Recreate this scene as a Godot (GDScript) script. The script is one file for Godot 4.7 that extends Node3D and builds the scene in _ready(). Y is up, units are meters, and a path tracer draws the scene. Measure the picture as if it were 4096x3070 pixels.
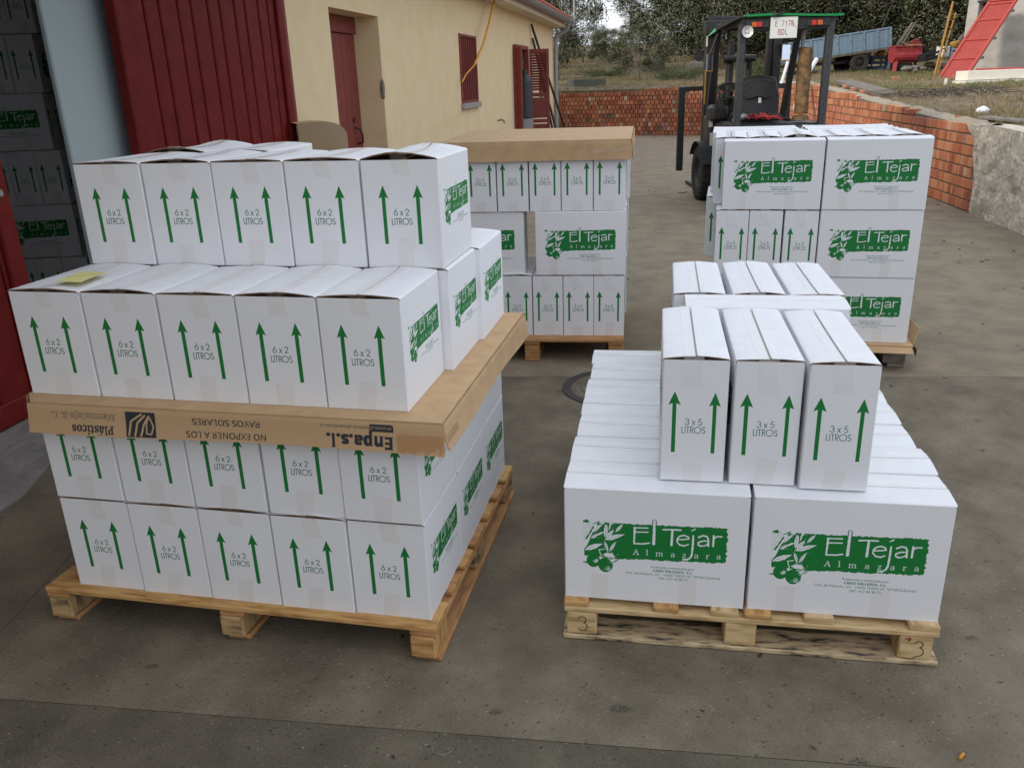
extends Node3D

# ---------------------------------------------------------------- names and metas
var used := {}
var M := {}
var rng := RandomNumberGenerator.new()


func numbered(called: String) -> String:
	if not used.has(called):
		used[called] = 0
		return called
	used[called] += 1
	return "%s_%03d" % [called, used[called]]


func tag(o: Node3D, label: String, category := "", group := "", kind := "") -> Node3D:
	o.set_meta("label", label)
	if category:
		o.set_meta("category", category)
	if group:
		o.set_meta("group", group)
	if kind:
		o.set_meta("kind", kind)
	return o


func thing(called: String, label: String, category: String, at := Vector3.ZERO, turn := 0.0, group := "") -> Node3D:
	var o := Node3D.new()
	o.name = numbered(called)
	add_child(o)
	o.position = at
	o.rotation.y = turn
	tag(o, label, category, group)
	return o


func obj(called: String, mesh: Mesh, parent: Node3D = null, at := Vector3.ZERO) -> MeshInstance3D:
	var o := MeshInstance3D.new()
	o.mesh = mesh
	o.position = at
	if parent == null:
		o.name = numbered(called)
		add_child(o)
	else:
		o.name = called
		parent.add_child(o, true)
	return o


func struct(called: String, mesh: Mesh, label := "") -> MeshInstance3D:
	var o := obj(called, mesh)
	o.set_meta("kind", "structure")
	if label:
		o.set_meta("label", label)
	return o


# ---------------------------------------------------------------- mesh building
class MB:
	var st := SurfaceTool.new()
	var tint := Color.WHITE
	var used_any := false

	func _init() -> void:
		st.begin(Mesh.PRIMITIVE_TRIANGLES)

	func vert(p: Vector3, n: Vector3, uv: Vector2) -> void:
		st.set_normal(n)
		st.set_uv(uv)
		st.set_color(tint)
		st.add_vertex(p)

	func tri(a: Vector3, b: Vector3, c: Vector3, out: Vector3, ua := Vector2.ZERO, ub := Vector2.ZERO, uc := Vector2.ZERO, normals := []) -> void:
		var g := (b - a).cross(c - a)
		if g.length_squared() < 1e-16:
			return
		var n := g.normalized()
		if n.dot(out) < 0.0:
			n = -n
		var na: Vector3 = normals[0] if normals else n
		var nb: Vector3 = normals[1] if normals else n
		var nc: Vector3 = normals[2] if normals else n
		used_any = true
		vert(a, na, ua)
		if g.dot(out) < 0.0:
			vert(b, nb, ub)
			vert(c, nc, uc)
		else:
			vert(c, nc, uc)
			vert(b, nb, ub)

	func quad(a: Vector3, b: Vector3, c: Vector3, d: Vector3, out: Vector3, uvs := [], normals := []) -> void:
		var u := uvs if uvs else [Vector2(0, 0), Vector2(1, 0), Vector2(1, 1), Vector2(0, 1)]
		if normals:
			tri(a, b, c, out, u[0], u[1], u[2], [normals[0], normals[1], normals[2]])
			tri(a, c, d, out, u[0], u[2], u[3], [normals[0], normals[2], normals[3]])
		else:
			tri(a, b, c, out, u[0], u[1], u[2])
			tri(a, c, d, out, u[0], u[2], u[3])

	# a box with chamfered edges; uv runs in metres, u along the grain axis
	func box(c: Vector3, size: Vector3, bev := 0.0, basis := Basis(), grain := 0, off := Vector2.ZERO) -> void:
		var h := size * 0.5
		var b: float = minf(bev, minf(h.x, minf(h.y, h.z)) * 0.45)
		var P := func(s: Vector3, face: int) -> Vector3:
			var p := Vector3(s.x * h.x, s.y * h.y, s.z * h.z)
			for k in 3:
				if k != face:
					p[k] -= s[k] * b
			return p
		var U := func(p: Vector3, face: int) -> Vector2:
			var v := 0.0
			var u := p[grain]
			if face == grain:
				u = p[(grain + 1) % 3]
				v = p[(grain + 2) % 3]
			else:
				v = p[3 - grain - face]
			return Vector2(u, v) + off
		for face in 3:
			for sg in [-1.0, 1.0]:
				var i := (face + 1) % 3
				var j := (face + 2) % 3
				var q := []
				var w := []
				for e in [[-1.0, -1.0], [1.0, -1.0], [1.0, 1.0], [-1.0, 1.0]]:
					var s := Vector3.ZERO
					s[face] = sg
					s[i] = e[0]
					s[j] = e[1]
					var p: Vector3 = P.call(s, face)
					w.append(U.call(p, face))
					q.append(c + basis * p)
				var n := Vector3.ZERO
				n[face] = sg
				quad(q[0], q[1], q[2], q[3], basis * n, w)
		if b <= 0.0:
			return
		for ax in 3:
			var i := (ax + 1) % 3
			var j := (ax + 2) % 3
			for si in [-1.0, 1.0]:
				for sj in [-1.0, 1.0]:
					var s0 := Vector3.ZERO
					s0[ax] = -1.0
					s0[i] = si
					s0[j] = sj
					var s1 := s0
					s1[ax] = 1.0
					var a: Vector3 = P.call(s0, i)
					var d: Vector3 = P.call(s0, j)
					var a2: Vector3 = P.call(s1, i)
					var d2: Vector3 = P.call(s1, j)
					var n := Vector3.ZERO
					n[i] = si
					n[j] = sj
					quad(c + basis * a, c + basis * a2, c + basis * d2, c + basis * d, basis * n, [U.call(a, j), U.call(a2, j), U.call(d2, j), U.call(d, j)])
		for sx in [-1.0, 1.0]:
			for sy in [-1.0, 1.0]:
				for sz in [-1.0, 1.0]:
					var s := Vector3(sx, sy, sz)
					tri(c + basis * (P.call(s, 0) as Vector3), c + basis * (P.call(s, 1) as Vector3), c + basis * (P.call(s, 2) as Vector3), basis * s)

	# a bar from a to b with a rectangular section w (sideways) by t
	func bar(a: Vector3, b: Vector3, w: float, t: float, bev := 0.0, up := Vector3.UP) -> void:
		var x := (b - a).normalized()
		var y := up - x * up.dot(x)
		if y.length() < 0.01:
			y = Vector3.RIGHT - x * x.x
		y = y.normalized()
		box((a + b) * 0.5, Vector3(a.distance_to(b), t, w), bev, Basis(x, y, x.cross(y)))

	func tube(pts: Array, r0: float, r1 := -1.0, seg := 8, caps := true) -> void:
		if r1 < 0.0:
			r1 = r0
		var n := pts.size()
		var rings := []
		var ns := []
		var side := Vector3.ZERO
		var run := 0.0
		for k in n:
			var d: Vector3 = (pts[mini(k + 1, n - 1)] - pts[maxi(k - 1, 0)]).normalized()
			if side == Vector3.ZERO:
				side = d.cross(Vector3.UP if absf(d.y) < 0.9 else Vector3.RIGHT).normalized()
			side = (side - d * side.dot(d)).normalized()
			var up := d.cross(side)
			var r := lerpf(r0, r1, float(k) / maxf(n - 1, 1))
			var ring := []
			var nn := []
			for s in seg + 1:
				var t := TAU * s / seg
				var o := side * cos(t) + up * sin(t)
				nn.append(o)
				ring.append(pts[k] + o * r)
			rings.append(ring)
			ns.append(nn)
		for k in n - 1:
			var l: float = (pts[k + 1] - pts[k]).length()
			for s in seg:
				var u0 := float(s) / seg * TAU * r0
				var u1 := float(s + 1) / seg * TAU * r0
				quad(rings[k][s], rings[k][s + 1], rings[k + 1][s + 1], rings[k + 1][s], ns[k][s] + ns[k][s + 1], [Vector2(run, u0), Vector2(run, u1), Vector2(run + l, u1), Vector2(run + l, u0)], [ns[k][s], ns[k][s + 1], ns[k + 1][s + 1], ns[k + 1][s]])
			run += l
		if caps:
			for e in [0, n - 1]:
				var d: Vector3 = (pts[0] - pts[1]) if e == 0 else (pts[n - 1] - pts[n - 2])
				for s in seg:
					tri(pts[e], rings[e][s], rings[e][s + 1], d)

	# profile: Vector2(radius, height along axis); turned round the basis' y axis
	func lathe(profile: Array, at: Vector3, basis := Basis(), seg := 20) -> void:
		for k in profile.size() - 1:
			var p: Vector2 = profile[k]
			var q: Vector2 = profile[k + 1]
			var t := q - p
			for s in seg:
				var a := TAU * s / seg
				var b := TAU * (s + 1) / seg
				var A := Vector3(cos(a), 0, sin(a))
				var B := Vector3(cos(b), 0, sin(b))
				var nA := (A * t.y - Vector3.UP * t.x).normalized()
				var nB := (B * t.y - Vector3.UP * t.x).normalized()
				quad(at + basis * (A * p.x + Vector3.UP * p.y), at + basis * (B * p.x + Vector3.UP * p.y), at + basis * (B * q.x + Vector3.UP * q.y), at + basis * (A * q.x + Vector3.UP * q.y), basis * (nA + nB), [Vector2(a, p.y), Vector2(b, p.y), Vector2(b, q.y), Vector2(a, q.y)], [basis * nA, basis * nB, basis * nB, basis * nA])

	# a flat polygon (points in the basis' xy plane) given thickness along its z
	func prism(poly: PackedVector2Array, z0: float, z1: float, at := Vector3.ZERO, basis := Basis()) -> void:
		var idx := Geometry2D.triangulate_polygon(poly)
		for k in range(0, idx.size(), 3):
			for z in [z0, z1]:
				var a := poly[idx[k]]
				var b := poly[idx[k + 1]]
				var c := poly[idx[k + 2]]
				tri(at + basis * Vector3(a.x, a.y, z), at + basis * Vector3(b.x, b.y, z), at + basis * Vector3(c.x, c.y, z), basis * Vector3(0, 0, 1.0 if z == maxf(z0, z1) else -1.0), a, b, c)
		var area := 0.0
		for k in poly.size():
			area += poly[k].cross(poly[(k + 1) % poly.size()])
		var sg := 1.0 if area > 0 else -1.0
		for k in poly.size():
			var a := poly[k]
			var b := poly[(k + 1) % poly.size()]
			var e := (b - a) * sg
			quad(at + basis * Vector3(a.x, a.y, z0), at + basis * Vector3(b.x, b.y, z0), at + basis * Vector3(b.x, b.y, z1), at + basis * Vector3(a.x, a.y, z1), basis * Vector3(e.y, -e.x, 0), [a, b, b, a])

	# a grid surface: f(u, v) -> point, facing out
	func sheet(f: Callable, nu: int, nv: int, out: Vector3, uvf = null) -> void:
		var P := []
		for j in nv + 1:
			var row := []
			for i in nu + 1:
				row.append(f.call(float(i) / nu, float(j) / nv))
			P.append(row)
		var N := []
		for j in nv + 1:
			var row := []
			for i in nu + 1:
				var du: Vector3 = P[j][mini(i + 1, nu)] - P[j][maxi(i - 1, 0)]
				var dv: Vector3 = P[mini(j + 1, nv)][i] - P[maxi(j - 1, 0)][i]
				var n := du.cross(dv).normalized()
				row.append(n if n.dot(out) >= 0.0 else -n)
			N.append(row)
		for j in nv:
			for i in nu:
				var uv := []
				for e in [[0, 0], [1, 0], [1, 1], [0, 1]]:
					var w := Vector2(float(i + e[0]) / nu, float(j + e[1]) / nv)
					uv.append(uvf.call(w) if uvf != null else w)
				quad(P[j][i], P[j][i + 1], P[j + 1][i + 1], P[j + 1][i], out, uv, [N[j][i], N[j][i + 1], N[j + 1][i + 1], N[j + 1][i]])

	func done(mat: Material, into: ArrayMesh = null) -> ArrayMesh:
		st.set_material(mat)
		return st.commit(into)


func boxmesh(size: Vector3, mat: Material, bev := 0.004, grain := 0, c := Vector3.ZERO, off := Vector2.ZERO) -> ArrayMesh:
	var b := MB.new()
	b.box(c, size, bev, Basis(), grain, off)
	return b.done(mat)


func barmesh(a: Vector3, b: Vector3, w: float, t: float, mat: Material, bev := 0.003, up := Vector3.UP) -> ArrayMesh:
	var m := MB.new()
	m.bar(a, b, w, t, bev, up)
	return m.done(mat)


func tubemesh(pts: Array, r: float, mat: Material, r1 := -1.0, seg := 8) -> ArrayMesh:
	var m := MB.new()
	m.tube(pts, r, r1, seg)
	return m.done(mat)


func flatbasis(n: Vector3) -> Basis:
	# an upright plane whose z faces n
	var z := n.normalized()
	var x := Vector3.UP.cross(z).normalized()
	return Basis(x, z.cross(x), z)


# ---------------------------------------------------------------- painting flat print
class Ink:
	var im: Image
	var W: float
	var H: float
	const S := 2.0
	var r := RandomNumberGenerator.new()

	func _init(w: int, h: int, c: Color) -> void:
		W = w
		H = h
		im = Image.create(int(w * S), int(h * S), false, Image.FORMAT_RGB8)
		im.fill(c)
		r.seed = 5

	func poly(p: PackedVector2Array, c: Color) -> void:
		var n := p.size()
		var y0 := 1e9
		var y1 := -1e9
		for q in p:
			y0 = minf(y0, q.y)
			y1 = maxf(y1, q.y)
		var a := maxi(0, int(floor(y0 * S)))
		var b := mini(im.get_height() - 1, int(ceil(y1 * S)))
		for y in range(a, b + 1):
			var yc := (y + 0.5) / S
			var xs := []
			for k in n:
				var u := p[k]
				var v := p[(k + 1) % n]
				if (u.y <= yc) != (v.y <= yc):
					xs.append(u.x + (yc - u.y) / (v.y - u.y) * (v.x - u.x))
			xs.sort()
			for k in range(0, xs.size() - 1, 2):
				var x0 := int(round(xs[k] * S))
				var x1 := int(round(xs[k + 1] * S))
				if x1 > x0:
					im.fill_rect(Rect2i(x0, y, x1 - x0, 1), c)

	func disc(o: Vector2, rx: float, ry: float, c: Color, n := 14, wob := 0.0, turn := 0.0) -> void:
		var p := PackedVector2Array()
		for k in n:
			var t := TAU * k / n
			p.append(o + Vector2(cos(t) * rx, sin(t) * ry).rotated(turn) * (1.0 + r.randf_range(-wob, wob)))
		poly(p, c)

	func stroke(pts: Array, w: float, c: Color, wob := 0.0) -> void:
		var q := []
		for k in pts.size():
			if k and wob > 0.0:
				var a: Vector2 = pts[k - 1]
				var b: Vector2 = pts[k]
				var m := maxi(1, int(a.distance_to(b) / (w * 0.9)))
				for e in range(1, m):
					q.append(a.lerp(b, float(e) / m))
			q.append(pts[k])
		var lastw := w
		for k in q.size():
			var wk := w * (1.0 + r.randf_range(-wob, wob))
			disc(q[k], wk * 0.5, wk * 0.5, c, 10)
			if k:
				var a: Vector2 = q[k - 1]
				var b: Vector2 = q[k]
				var d := (b - a).normalized().orthogonal()
				poly(PackedVector2Array([a + d * lastw * 0.5, b + d * wk * 0.5, b - d * wk * 0.5, a - d * lastw * 0.5]), c)
			lastw = wk

	func arc(o: Vector2, rx: float, ry: float, a0: float, a1: float, n := 14) -> Array:
		var q := []
		for k in n + 1:
			var t := deg_to_rad(lerpf(a0, a1, float(k) / n))
			q.append(o + Vector2(cos(t) * rx, sin(t) * ry))
		return q

	# set type, its ink box fitted to width w (and height h if given) round centre o
	func type(text: String, font: String, bold: bool, o: Vector2, w: float, h: float, c: Color, skew := 0.0, grow := 0.0) -> void:
		var tm := TextMesh.new()
		var f := SystemFont.new()
		f.font_names = PackedStringArray([font])
		f.font_weight = 700 if bold else 400
		tm.font = f
		tm.text = text
		tm.font_size = 48
		tm.pixel_size = 0.01
		tm.depth = 0.0
		tm.curve_step = 1.0
		var arr := tm.get_mesh_arrays()
		var vs: PackedVector3Array = arr[Mesh.ARRAY_VERTEX]
		if vs.is_empty():
			return
		var idx := PackedInt32Array()
		if arr[Mesh.ARRAY_INDEX] != null:
			idx = arr[Mesh.ARRAY_INDEX]
		if idx.is_empty():
			idx = PackedInt32Array(range(vs.size()))
		var lo := Vector2(1e9, 1e9)
		var hi := -lo
		for v in vs:
			lo = lo.min(Vector2(v.x, v.y))
			hi = hi.max(Vector2(v.x, v.y))
		var sy := h / (hi.y - lo.y) if h > 0.0 else w / (hi.x - lo.x)
		var sx := w / (hi.x - lo.x) if w > 0.0 else sy
		var mid := (lo + hi) * 0.5
		for k in range(0, idx.size() - 2, 3):
			var p := PackedVector2Array()
			for e in 3:
				var v := vs[idx[k + e]]
				p.append(o + Vector2((v.x - mid.x) * sx + (v.y - mid.y) * sy * skew, -(v.y - mid.y) * sy))
			if grow > 0.0:
				var m := (p[0] + p[1] + p[2]) / 3.0
				for e in 3:
					disc(p[e], grow, grow, c, 6)
				for e in 3:
					p[e] += (p[e] - m).normalized() * grow
			poly(p, c)

	func texture() -> ImageTexture:
		im.resize(int(W), int(H), Image.INTERPOLATE_LANCZOS)
		return ImageTexture.create_from_image(im)


# ---------------------------------------------------------------- materials
func noise_tex(size: int, freq: float, oct: int, stops: Array, sd: int, type := FastNoiseLite.TYPE_SIMPLEX_SMOOTH, stretch := 1.0) -> Texture2D:
	# stops: [offset, Color] pairs; stretch squeezes the pattern across v, so that it runs along u
	var n := FastNoiseLite.new()
	n.noise_type = type
	n.frequency = freq
	n.fractal_octaves = oct
	n.fractal_gain = 0.55
	n.seed = sd
	var im := n.get_seamless_image(size, size, false, false, 0.12, true)
	if stretch != 1.0:
		var tall := Image.create(size, size, false, im.get_format())
		var sq := im.duplicate()
		sq.resize(size, int(size / stretch), Image.INTERPOLATE_CUBIC)
		for k in int(ceil(stretch)):
			tall.blit_rect(sq, Rect2i(0, 0, size, sq.get_height()), Vector2i(0, k * sq.get_height()))
		im = tall
	var g := Gradient.new()
	g.offsets = PackedFloat32Array(stops.map(func(s): return s[0]))
	g.colors = PackedColorArray(stops.map(func(s): return s[1]))
	var lut := []
	for k in 256:
		var c: Color = g.sample(k / 255.0)
		lut.append([int(c.r * 255), int(c.g * 255), int(c.b * 255)])
	im.convert(Image.FORMAT_L8)
	var src := im.get_data()
	var dst := PackedByteArray()
	dst.resize(size * size * 3)
	for k in size * size:
		var c: Array = lut[src[k]]
		dst[k * 3] = c[0]
		dst[k * 3 + 1] = c[1]
		dst[k * 3 + 2] = c[2]
	return ImageTexture.create_from_image(Image.create_from_data(size, size, false, Image.FORMAT_RGB8, dst))


func bump_tex(size: int, freq: float, oct: int, sd: int, strength: float) -> Texture2D:
	var n := FastNoiseLite.new()
	n.frequency = freq
	n.fractal_octaves = oct
	n.seed = sd
	var im := n.get_seamless_image(size, size, false, false, 0.12, true)
	im.convert(Image.FORMAT_RGB8)
	im.bump_map_to_normal_map(strength)
	return ImageTexture.create_from_image(im)


func mat(c: Color, rough := 0.8, metal := 0.0) -> StandardMaterial3D:
	var m := StandardMaterial3D.new()
	m.albedo_color = c
	m.roughness = rough
	m.metallic = metal
	return m


func tri_mat(t: Texture2D, scale: float, rough := 0.85, world := true, n: Texture2D = null, ns := 1.0) -> StandardMaterial3D:
	var m := StandardMaterial3D.new()
	m.albedo_texture = t
	m.roughness = rough
	m.uv1_triplanar = true
	m.uv1_world_triplanar = world
	m.uv1_scale = Vector3.ONE * scale
	if n:
		m.normal_enabled = true
		m.normal_texture = n
		m.normal_scale = ns
	return m


func lin(r: float, g: float, b: float) -> Color:
	return Color(r, g, b).linear_to_srgb()


func make_materials() -> void:
	var bumpy := bump_tex(256, 0.05, 4, 3, 3.0)
	# yard concrete: mottled base with light and dark grit
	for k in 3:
		var tones: Array = [[lin(.078, .065, .045), lin(.178, .152, .110)], [lin(.115, .095, .066), lin(.245, .206, .148)], [lin(.180, .146, .101), lin(.310, .253, .178)]][k]  # darkest tone is for the front slab, its shade put into the colour
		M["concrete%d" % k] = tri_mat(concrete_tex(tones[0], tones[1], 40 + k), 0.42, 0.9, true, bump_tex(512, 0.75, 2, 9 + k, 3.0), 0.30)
	M.sill_concrete = tri_mat(concrete_tex(lin(.20, .19, .175), lin(.30, .285, .26), 50), 0.6, 0.9, true, bumpy, 0.5)
	M.joint = mat(lin(.05, .045, .038), 0.95)
	M.render_yellow = tri_mat(noise_tex(512, 0.012, 5, [[0.0, lin(.72, .57, .335)], [0.45, lin(.77, .62, .38)], [1.0, lin(.80, .655, .415)]], 4), 0.35, 0.9, true, bump_tex(256, 0.3, 3, 8, 2.0), 0.12)
	M.cream = tri_mat(noise_tex(256, 0.02, 4, [[0.0, lin(.58, .51, .39)], [1.0, lin(.70, .62, .49)]], 5), 0.5, 0.9)
	M.pillar_grey = tri_mat(noise_tex(512, 0.09, 4, [[0.0, lin(.31, .385, .40)], [0.5, lin(.39, .465, .48)], [1.0, lin(.48, .55, .56)]], 6), 2.2, 0.7)
	M.red_metal = tri_mat(noise_tex(512, 0.01, 5, [[0.0, lin(.11, .008, .007)], [0.5, lin(.155, .012, .010)], [0.8, lin(.175, .016, .013)], [1.0, lin(.20, .030, .030)]], 7, FastNoiseLite.TYPE_SIMPLEX_SMOOTH), 0.9, 0.6)
	M.red_metal.metallic_specular = 0.3
	M.red_paint = tri_mat(noise_tex(256, 0.02, 4, [[0.0, lin(.17, .03, .024)], [1.0, lin(.26, .045, .035)]], 8), 1.0, 0.6)
	M.red_gate = tri_mat(noise_tex(256, 0.02, 4, [[0.0, lin(.36, .045, .036)], [1.0, lin(.48, .08, .062)]], 9), 0.8, 0.6)
	M.red_machine = tri_mat(noise_tex(256, 0.02, 4, [[0.0, lin(.26, .025, .03)], [1.0, lin(.40, .05, .055)]], 10), 0.8, 0.55)
	M.dark_room = tri_mat(noise_tex(128, 0.03, 3, [[0.0, lin(.24, .235, .225)], [1.0, lin(.34, .33, .315)]], 11), 0.5, 0.95)
	M.galvanised = tri_mat(noise_tex(256, 0.05, 4, [[0.0, lin(.26, .265, .27)], [1.0, lin(.40, .405, .41)]], 12), 1.5, 0.5)
	M.galvanised.metallic = 0.35
	M.roof_tile = tri_mat(noise_tex(256, 0.03, 4, [[0.0, lin(.30, .09, .055)], [1.0, lin(.52, .17, .10)]], 13), 0.8, 0.85)
	M.stone_sill = tri_mat(noise_tex(256, 0.06, 4, [[0.0, lin(.26, .255, .25)], [1.0, lin(.38, .37, .36)]], 14), 1.5, 0.85)
	M.black_iron = mat(lin(.018, .018, .02), 0.5)
	M.glass_dark = mat(lin(.02, .022, .025), 0.12)
	M.hose_yellow = mat(lin(.66, .33, .03), 0.45)
	# cardboard
	M.white_board = tri_mat(noise_tex(512, 0.02, 5, [[0.0, lin(.79, .79, .82)], [0.5, lin(.825, .826, .853)], [1.0, lin(.85, .85, .875)]], 20), 1.2, 0.62, false)
	M.kraft = tri_mat(noise_tex(512, 0.02, 5, [[0.0, lin(.47, .30, .155)], [0.5, lin(.53, .345, .185)], [1.0, lin(.57, .38, .21)]], 21), 0.9, 0.75, false)
	M.kraft_edge = tri_mat(noise_tex(256, 0.2, 3, [[0.0, lin(.13, .08, .05)], [1.0, lin(.32, .21, .13)]], 22), 3.0, 0.9, false)
	M.kraft_dark = mat(lin(.22, .145, .085), 0.9)
	for k in 2:
		var m := mat(Color(.95, .88, .77, .05) if k == 0 else Color(.99, .99, .98, .22), 0.22)
		m.transparency = BaseMaterial3D.TRANSPARENCY_ALPHA
		m.metallic_specular = 0.3
		M["tape%d" % k] = m
	M.note_paper = mat(lin(.76, .70, .28), 0.8)
	# wood
	for k in 5:
		var t: Array = [[lin(.36, .18, .055), lin(.54, .30, .105), lin(.64, .40, .16)], [lin(.38, .24, .10), lin(.60, .42, .21), lin(.70, .52, .29)], [lin(.10, .075, .05), lin(.42, .27, .12), lin(.56, .37, .18)], [lin(.13, .10, .08), lin(.20, .165, .135), lin(.29, .245, .20)], [lin(.33, .15, .055), lin(.46, .235, .095), lin(.54, .30, .13)]][k]
		var wm := mat(Color.WHITE, 0.85)
		wm.albedo_texture = noise_tex(512, 0.008, 5, [[0.15, t[0]], [0.45, t[1]], [0.9, t[2]]], 30 + k, FastNoiseLite.TYPE_SIMPLEX_SMOOTH, 5.0)
		wm.uv1_scale = Vector3(1.4, 1.4, 1)
		M["wood%d" % k] = wm
	var sm := mat(Color.WHITE, 0.9)
	sm.albedo_texture = noise_tex(512, 0.01, 5, [[0.22, lin(.055, .052, .05)], [0.40, lin(.36, .26, .15)], [0.6, lin(.55, .42, .25)], [0.95, lin(.66, .52, .33)]], 36, FastNoiseLite.TYPE_SIMPLEX_SMOOTH, 4.0)
	sm.uv1_scale = Vector3(1.8, 1.8, 1)
	M.wood_stained = sm
	M.grey_beam = tri_mat(noise_tex(256, 0.04, 4, [[0.0, lin(.12, .10, .085)], [1.0, lin(.26, .22, .19)]], 37), 1.5, 0.9, false)
	M.marker = mat(lin(.02, .018, .016), 0.7)
	M.marker_red = mat(lin(.30, .06, .035), 0.7)
	# brick, one white material that takes each brick's own tone from its vertices
	var bm := tri_mat(noise_tex(512, 0.06, 5, [[0.0, lin(.66, .62, .58)], [0.5, lin(.86, .85, .83)], [1.0, lin(1, 1, 1)]], 60), 1.6, 0.92, true, bumpy, 0.6)
	bm.vertex_color_use_as_albedo = true
	M.brick = bm
	M.crest_mortar = tri_mat(noise_tex(256, 0.07, 5, [[0.0, lin(.16, .13, .095)], [0.5, lin(.34, .285, .215)], [1.0, lin(.50, .43, .34)]], 64), 1.2, 0.95)
	M.mortar = tri_mat(noise_tex(256, 0.08, 4, [[0.0, lin(.13, .105, .08)], [1.0, lin(.27, .22, .165)]], 61), 1.5, 0.95)
	M.mortar_dark = tri_mat(noise_tex(256, 0.08, 4, [[0.0, lin(.13, .10, .08)], [1.0, lin(.24, .19, .15)]], 62), 1.5, 0.95)
	M.wall_concrete = tri_mat(stain_sunpatch_tex(), 0.45, 0.92, true, bump_tex(512, 0.06, 5, 19, 4.0), 0.8)
	M.bldg_render = tri_mat(noise_tex(512, 0.008, 6, [[0.0, lin(.26, .25, .225)], [0.5, lin(.42, .405, .375)], [1.0, lin(.52, .505, .47)]], 63), 0.22, 0.92, true, bumpy, 0.5)
	# earth and plants
	M.earth = tri_mat(noise_tex(1024, 0.012, 6, [[0.0, lin(.10, .070, .043)], [0.4, lin(.19, .14, .088)], [0.60, lin(.15, .135, .062)], [0.8, lin(.25, .19, .12)], [1.0, lin(.34, .27, .175)]], 64), 0.16, 0.95, true, bump_tex(512, 0.08, 5, 18, 6.0), 1.0)
	var gm := mat(Color.WHITE, 0.85)
	gm.vertex_color_use_as_albedo = true
	gm.backlight_enabled = true
	gm.backlight = lin(.05, .05, .03)
	gm.cull_mode = BaseMaterial3D.CULL_DISABLED
	M.grass = gm
	var lm := mat(Color.WHITE, 0.6)
	lm.vertex_color_use_as_albedo = true
	lm.backlight_enabled = true
	lm.backlight = lin(.22, .24, .13)
	lm.cull_mode = BaseMaterial3D.CULL_DISABLED
	M.leaf = lm
	M.bark = tri_mat(noise_tex(256, 0.05, 4, [[0.0, lin(.05, .042, .035)], [1.0, lin(.19, .165, .14)]], 65), 1.2, 0.95, false)
	M.bark_pale = tri_mat(noise_tex(256, 0.05, 4, [[0.0, lin(.14, .12, .10)], [1.0, lin(.36, .32, .27)]], 66), 1.2, 0.95, false)
	# machines
	M.fl_black = tri_mat(noise_tex(256, 0.04, 4, [[0.0, lin(.012, .013, .014)], [0.6, lin(.020, .021, .023)], [1.0, lin(.05, .043, .035)]], 67), 1.6, 0.5, false)
	M.fl_grey = tri_mat(noise_tex(256, 0.04, 4, [[0.0, lin(.025, .028, .033)], [1.0, lin(.06, .065, .072)]], 68), 1.6, 0.5, false)
	M.rubber = tri_mat(noise_tex(256, 0.06, 4, [[0.0, lin(.016, .016, .016)], [1.0, lin(.06, .053, .045)]], 69), 2.0, 0.9, false)
	M.seat_black = mat(lin(.016, .017, .018), 0.55)
	M.rust_cyl = tri_mat(noise_tex(256, 0.018, 5, [[0.1, lin(.05, .035, .03)], [0.4, lin(.16, .085, .035)], [0.65, lin(.27, .15, .055)], [1.0, lin(.33, .22, .10)]], 70), 1.8, 0.6, false)
	M.white_paint = mat(lin(.72, .72, .70), 0.5)
	M.green_tarp = mat(lin(.0, .25, .055), 0.5)
	M.tail_red = mat(lin(.50, .025, .015), 0.25)
	M.tail_orange = mat(lin(.55, .12, .02), 0.25)
	M.chrome = mat(lin(.8, .8, .8), 0.08, 1.0)
	M.amber = mat(lin(.45, .22, .04), 0.3)
	M.lens = mat(lin(.75, .75, .72), 0.15)
	M.red_cable = mat(lin(.5, .04, .04), 0.45)
	M.grey_pipe = mat(lin(.30, .30, .30), 0.5)
	M.blue_paint = tri_mat(noise_tex(256, 0.03, 5, [[0.0, lin(.10, .12, .13)], [0.35, lin(.17, .25, .33)], [1.0, lin(.27, .38, .48)]], 71), 1.2, 0.7, false)
	M.blue_crate = mat(lin(.035, .06, .10), 0.6)
	M.blue_pale = mat(lin(.12, .20, .29), 0.6)
	M.dirty_yellow = tri_mat(noise_tex(256, 0.03, 4, [[0.0, lin(.26, .13, .03)], [1.0, lin(.50, .28, .06)]], 72), 1.5, 0.65, false)
	M.old_wood = tri_mat(noise_tex(256, 0.03, 4, [[0.0, lin(.10, .085, .07)], [1.0, lin(.24, .20, .165)]], 73), 1.5, 0.9, false)
	M.white_panel = tri_mat(noise_tex(256, 0.02, 4, [[0.0, lin(.78, .74, .63)], [1.0, lin(.88, .85, .75)]], 74), 0.8, 0.5)
	M.white_plastic = mat(lin(.70, .72, .74), 0.4)
	M.rubble = tri_mat(noise_tex(256, 0.04, 4, [[0.0, lin(.13, .12, .105)], [1.0, lin(.30, .28, .25)]], 75), 1.0, 0.95)
	M.orange_foam = mat(lin(.62, .27, .03), 0.8)
	M.ash = mat(lin(.10, .10, .10), 0.9)
	M.dry_leaf = mat(lin(.055, .04, .026), 0.85)
	M.iron_cover = tri_mat(noise_tex(256, 0.06, 4, [[0.0, lin(.035, .032, .03)], [1.0, lin(.085, .075, .065)]], 76), 2.0, 0.6)


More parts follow.
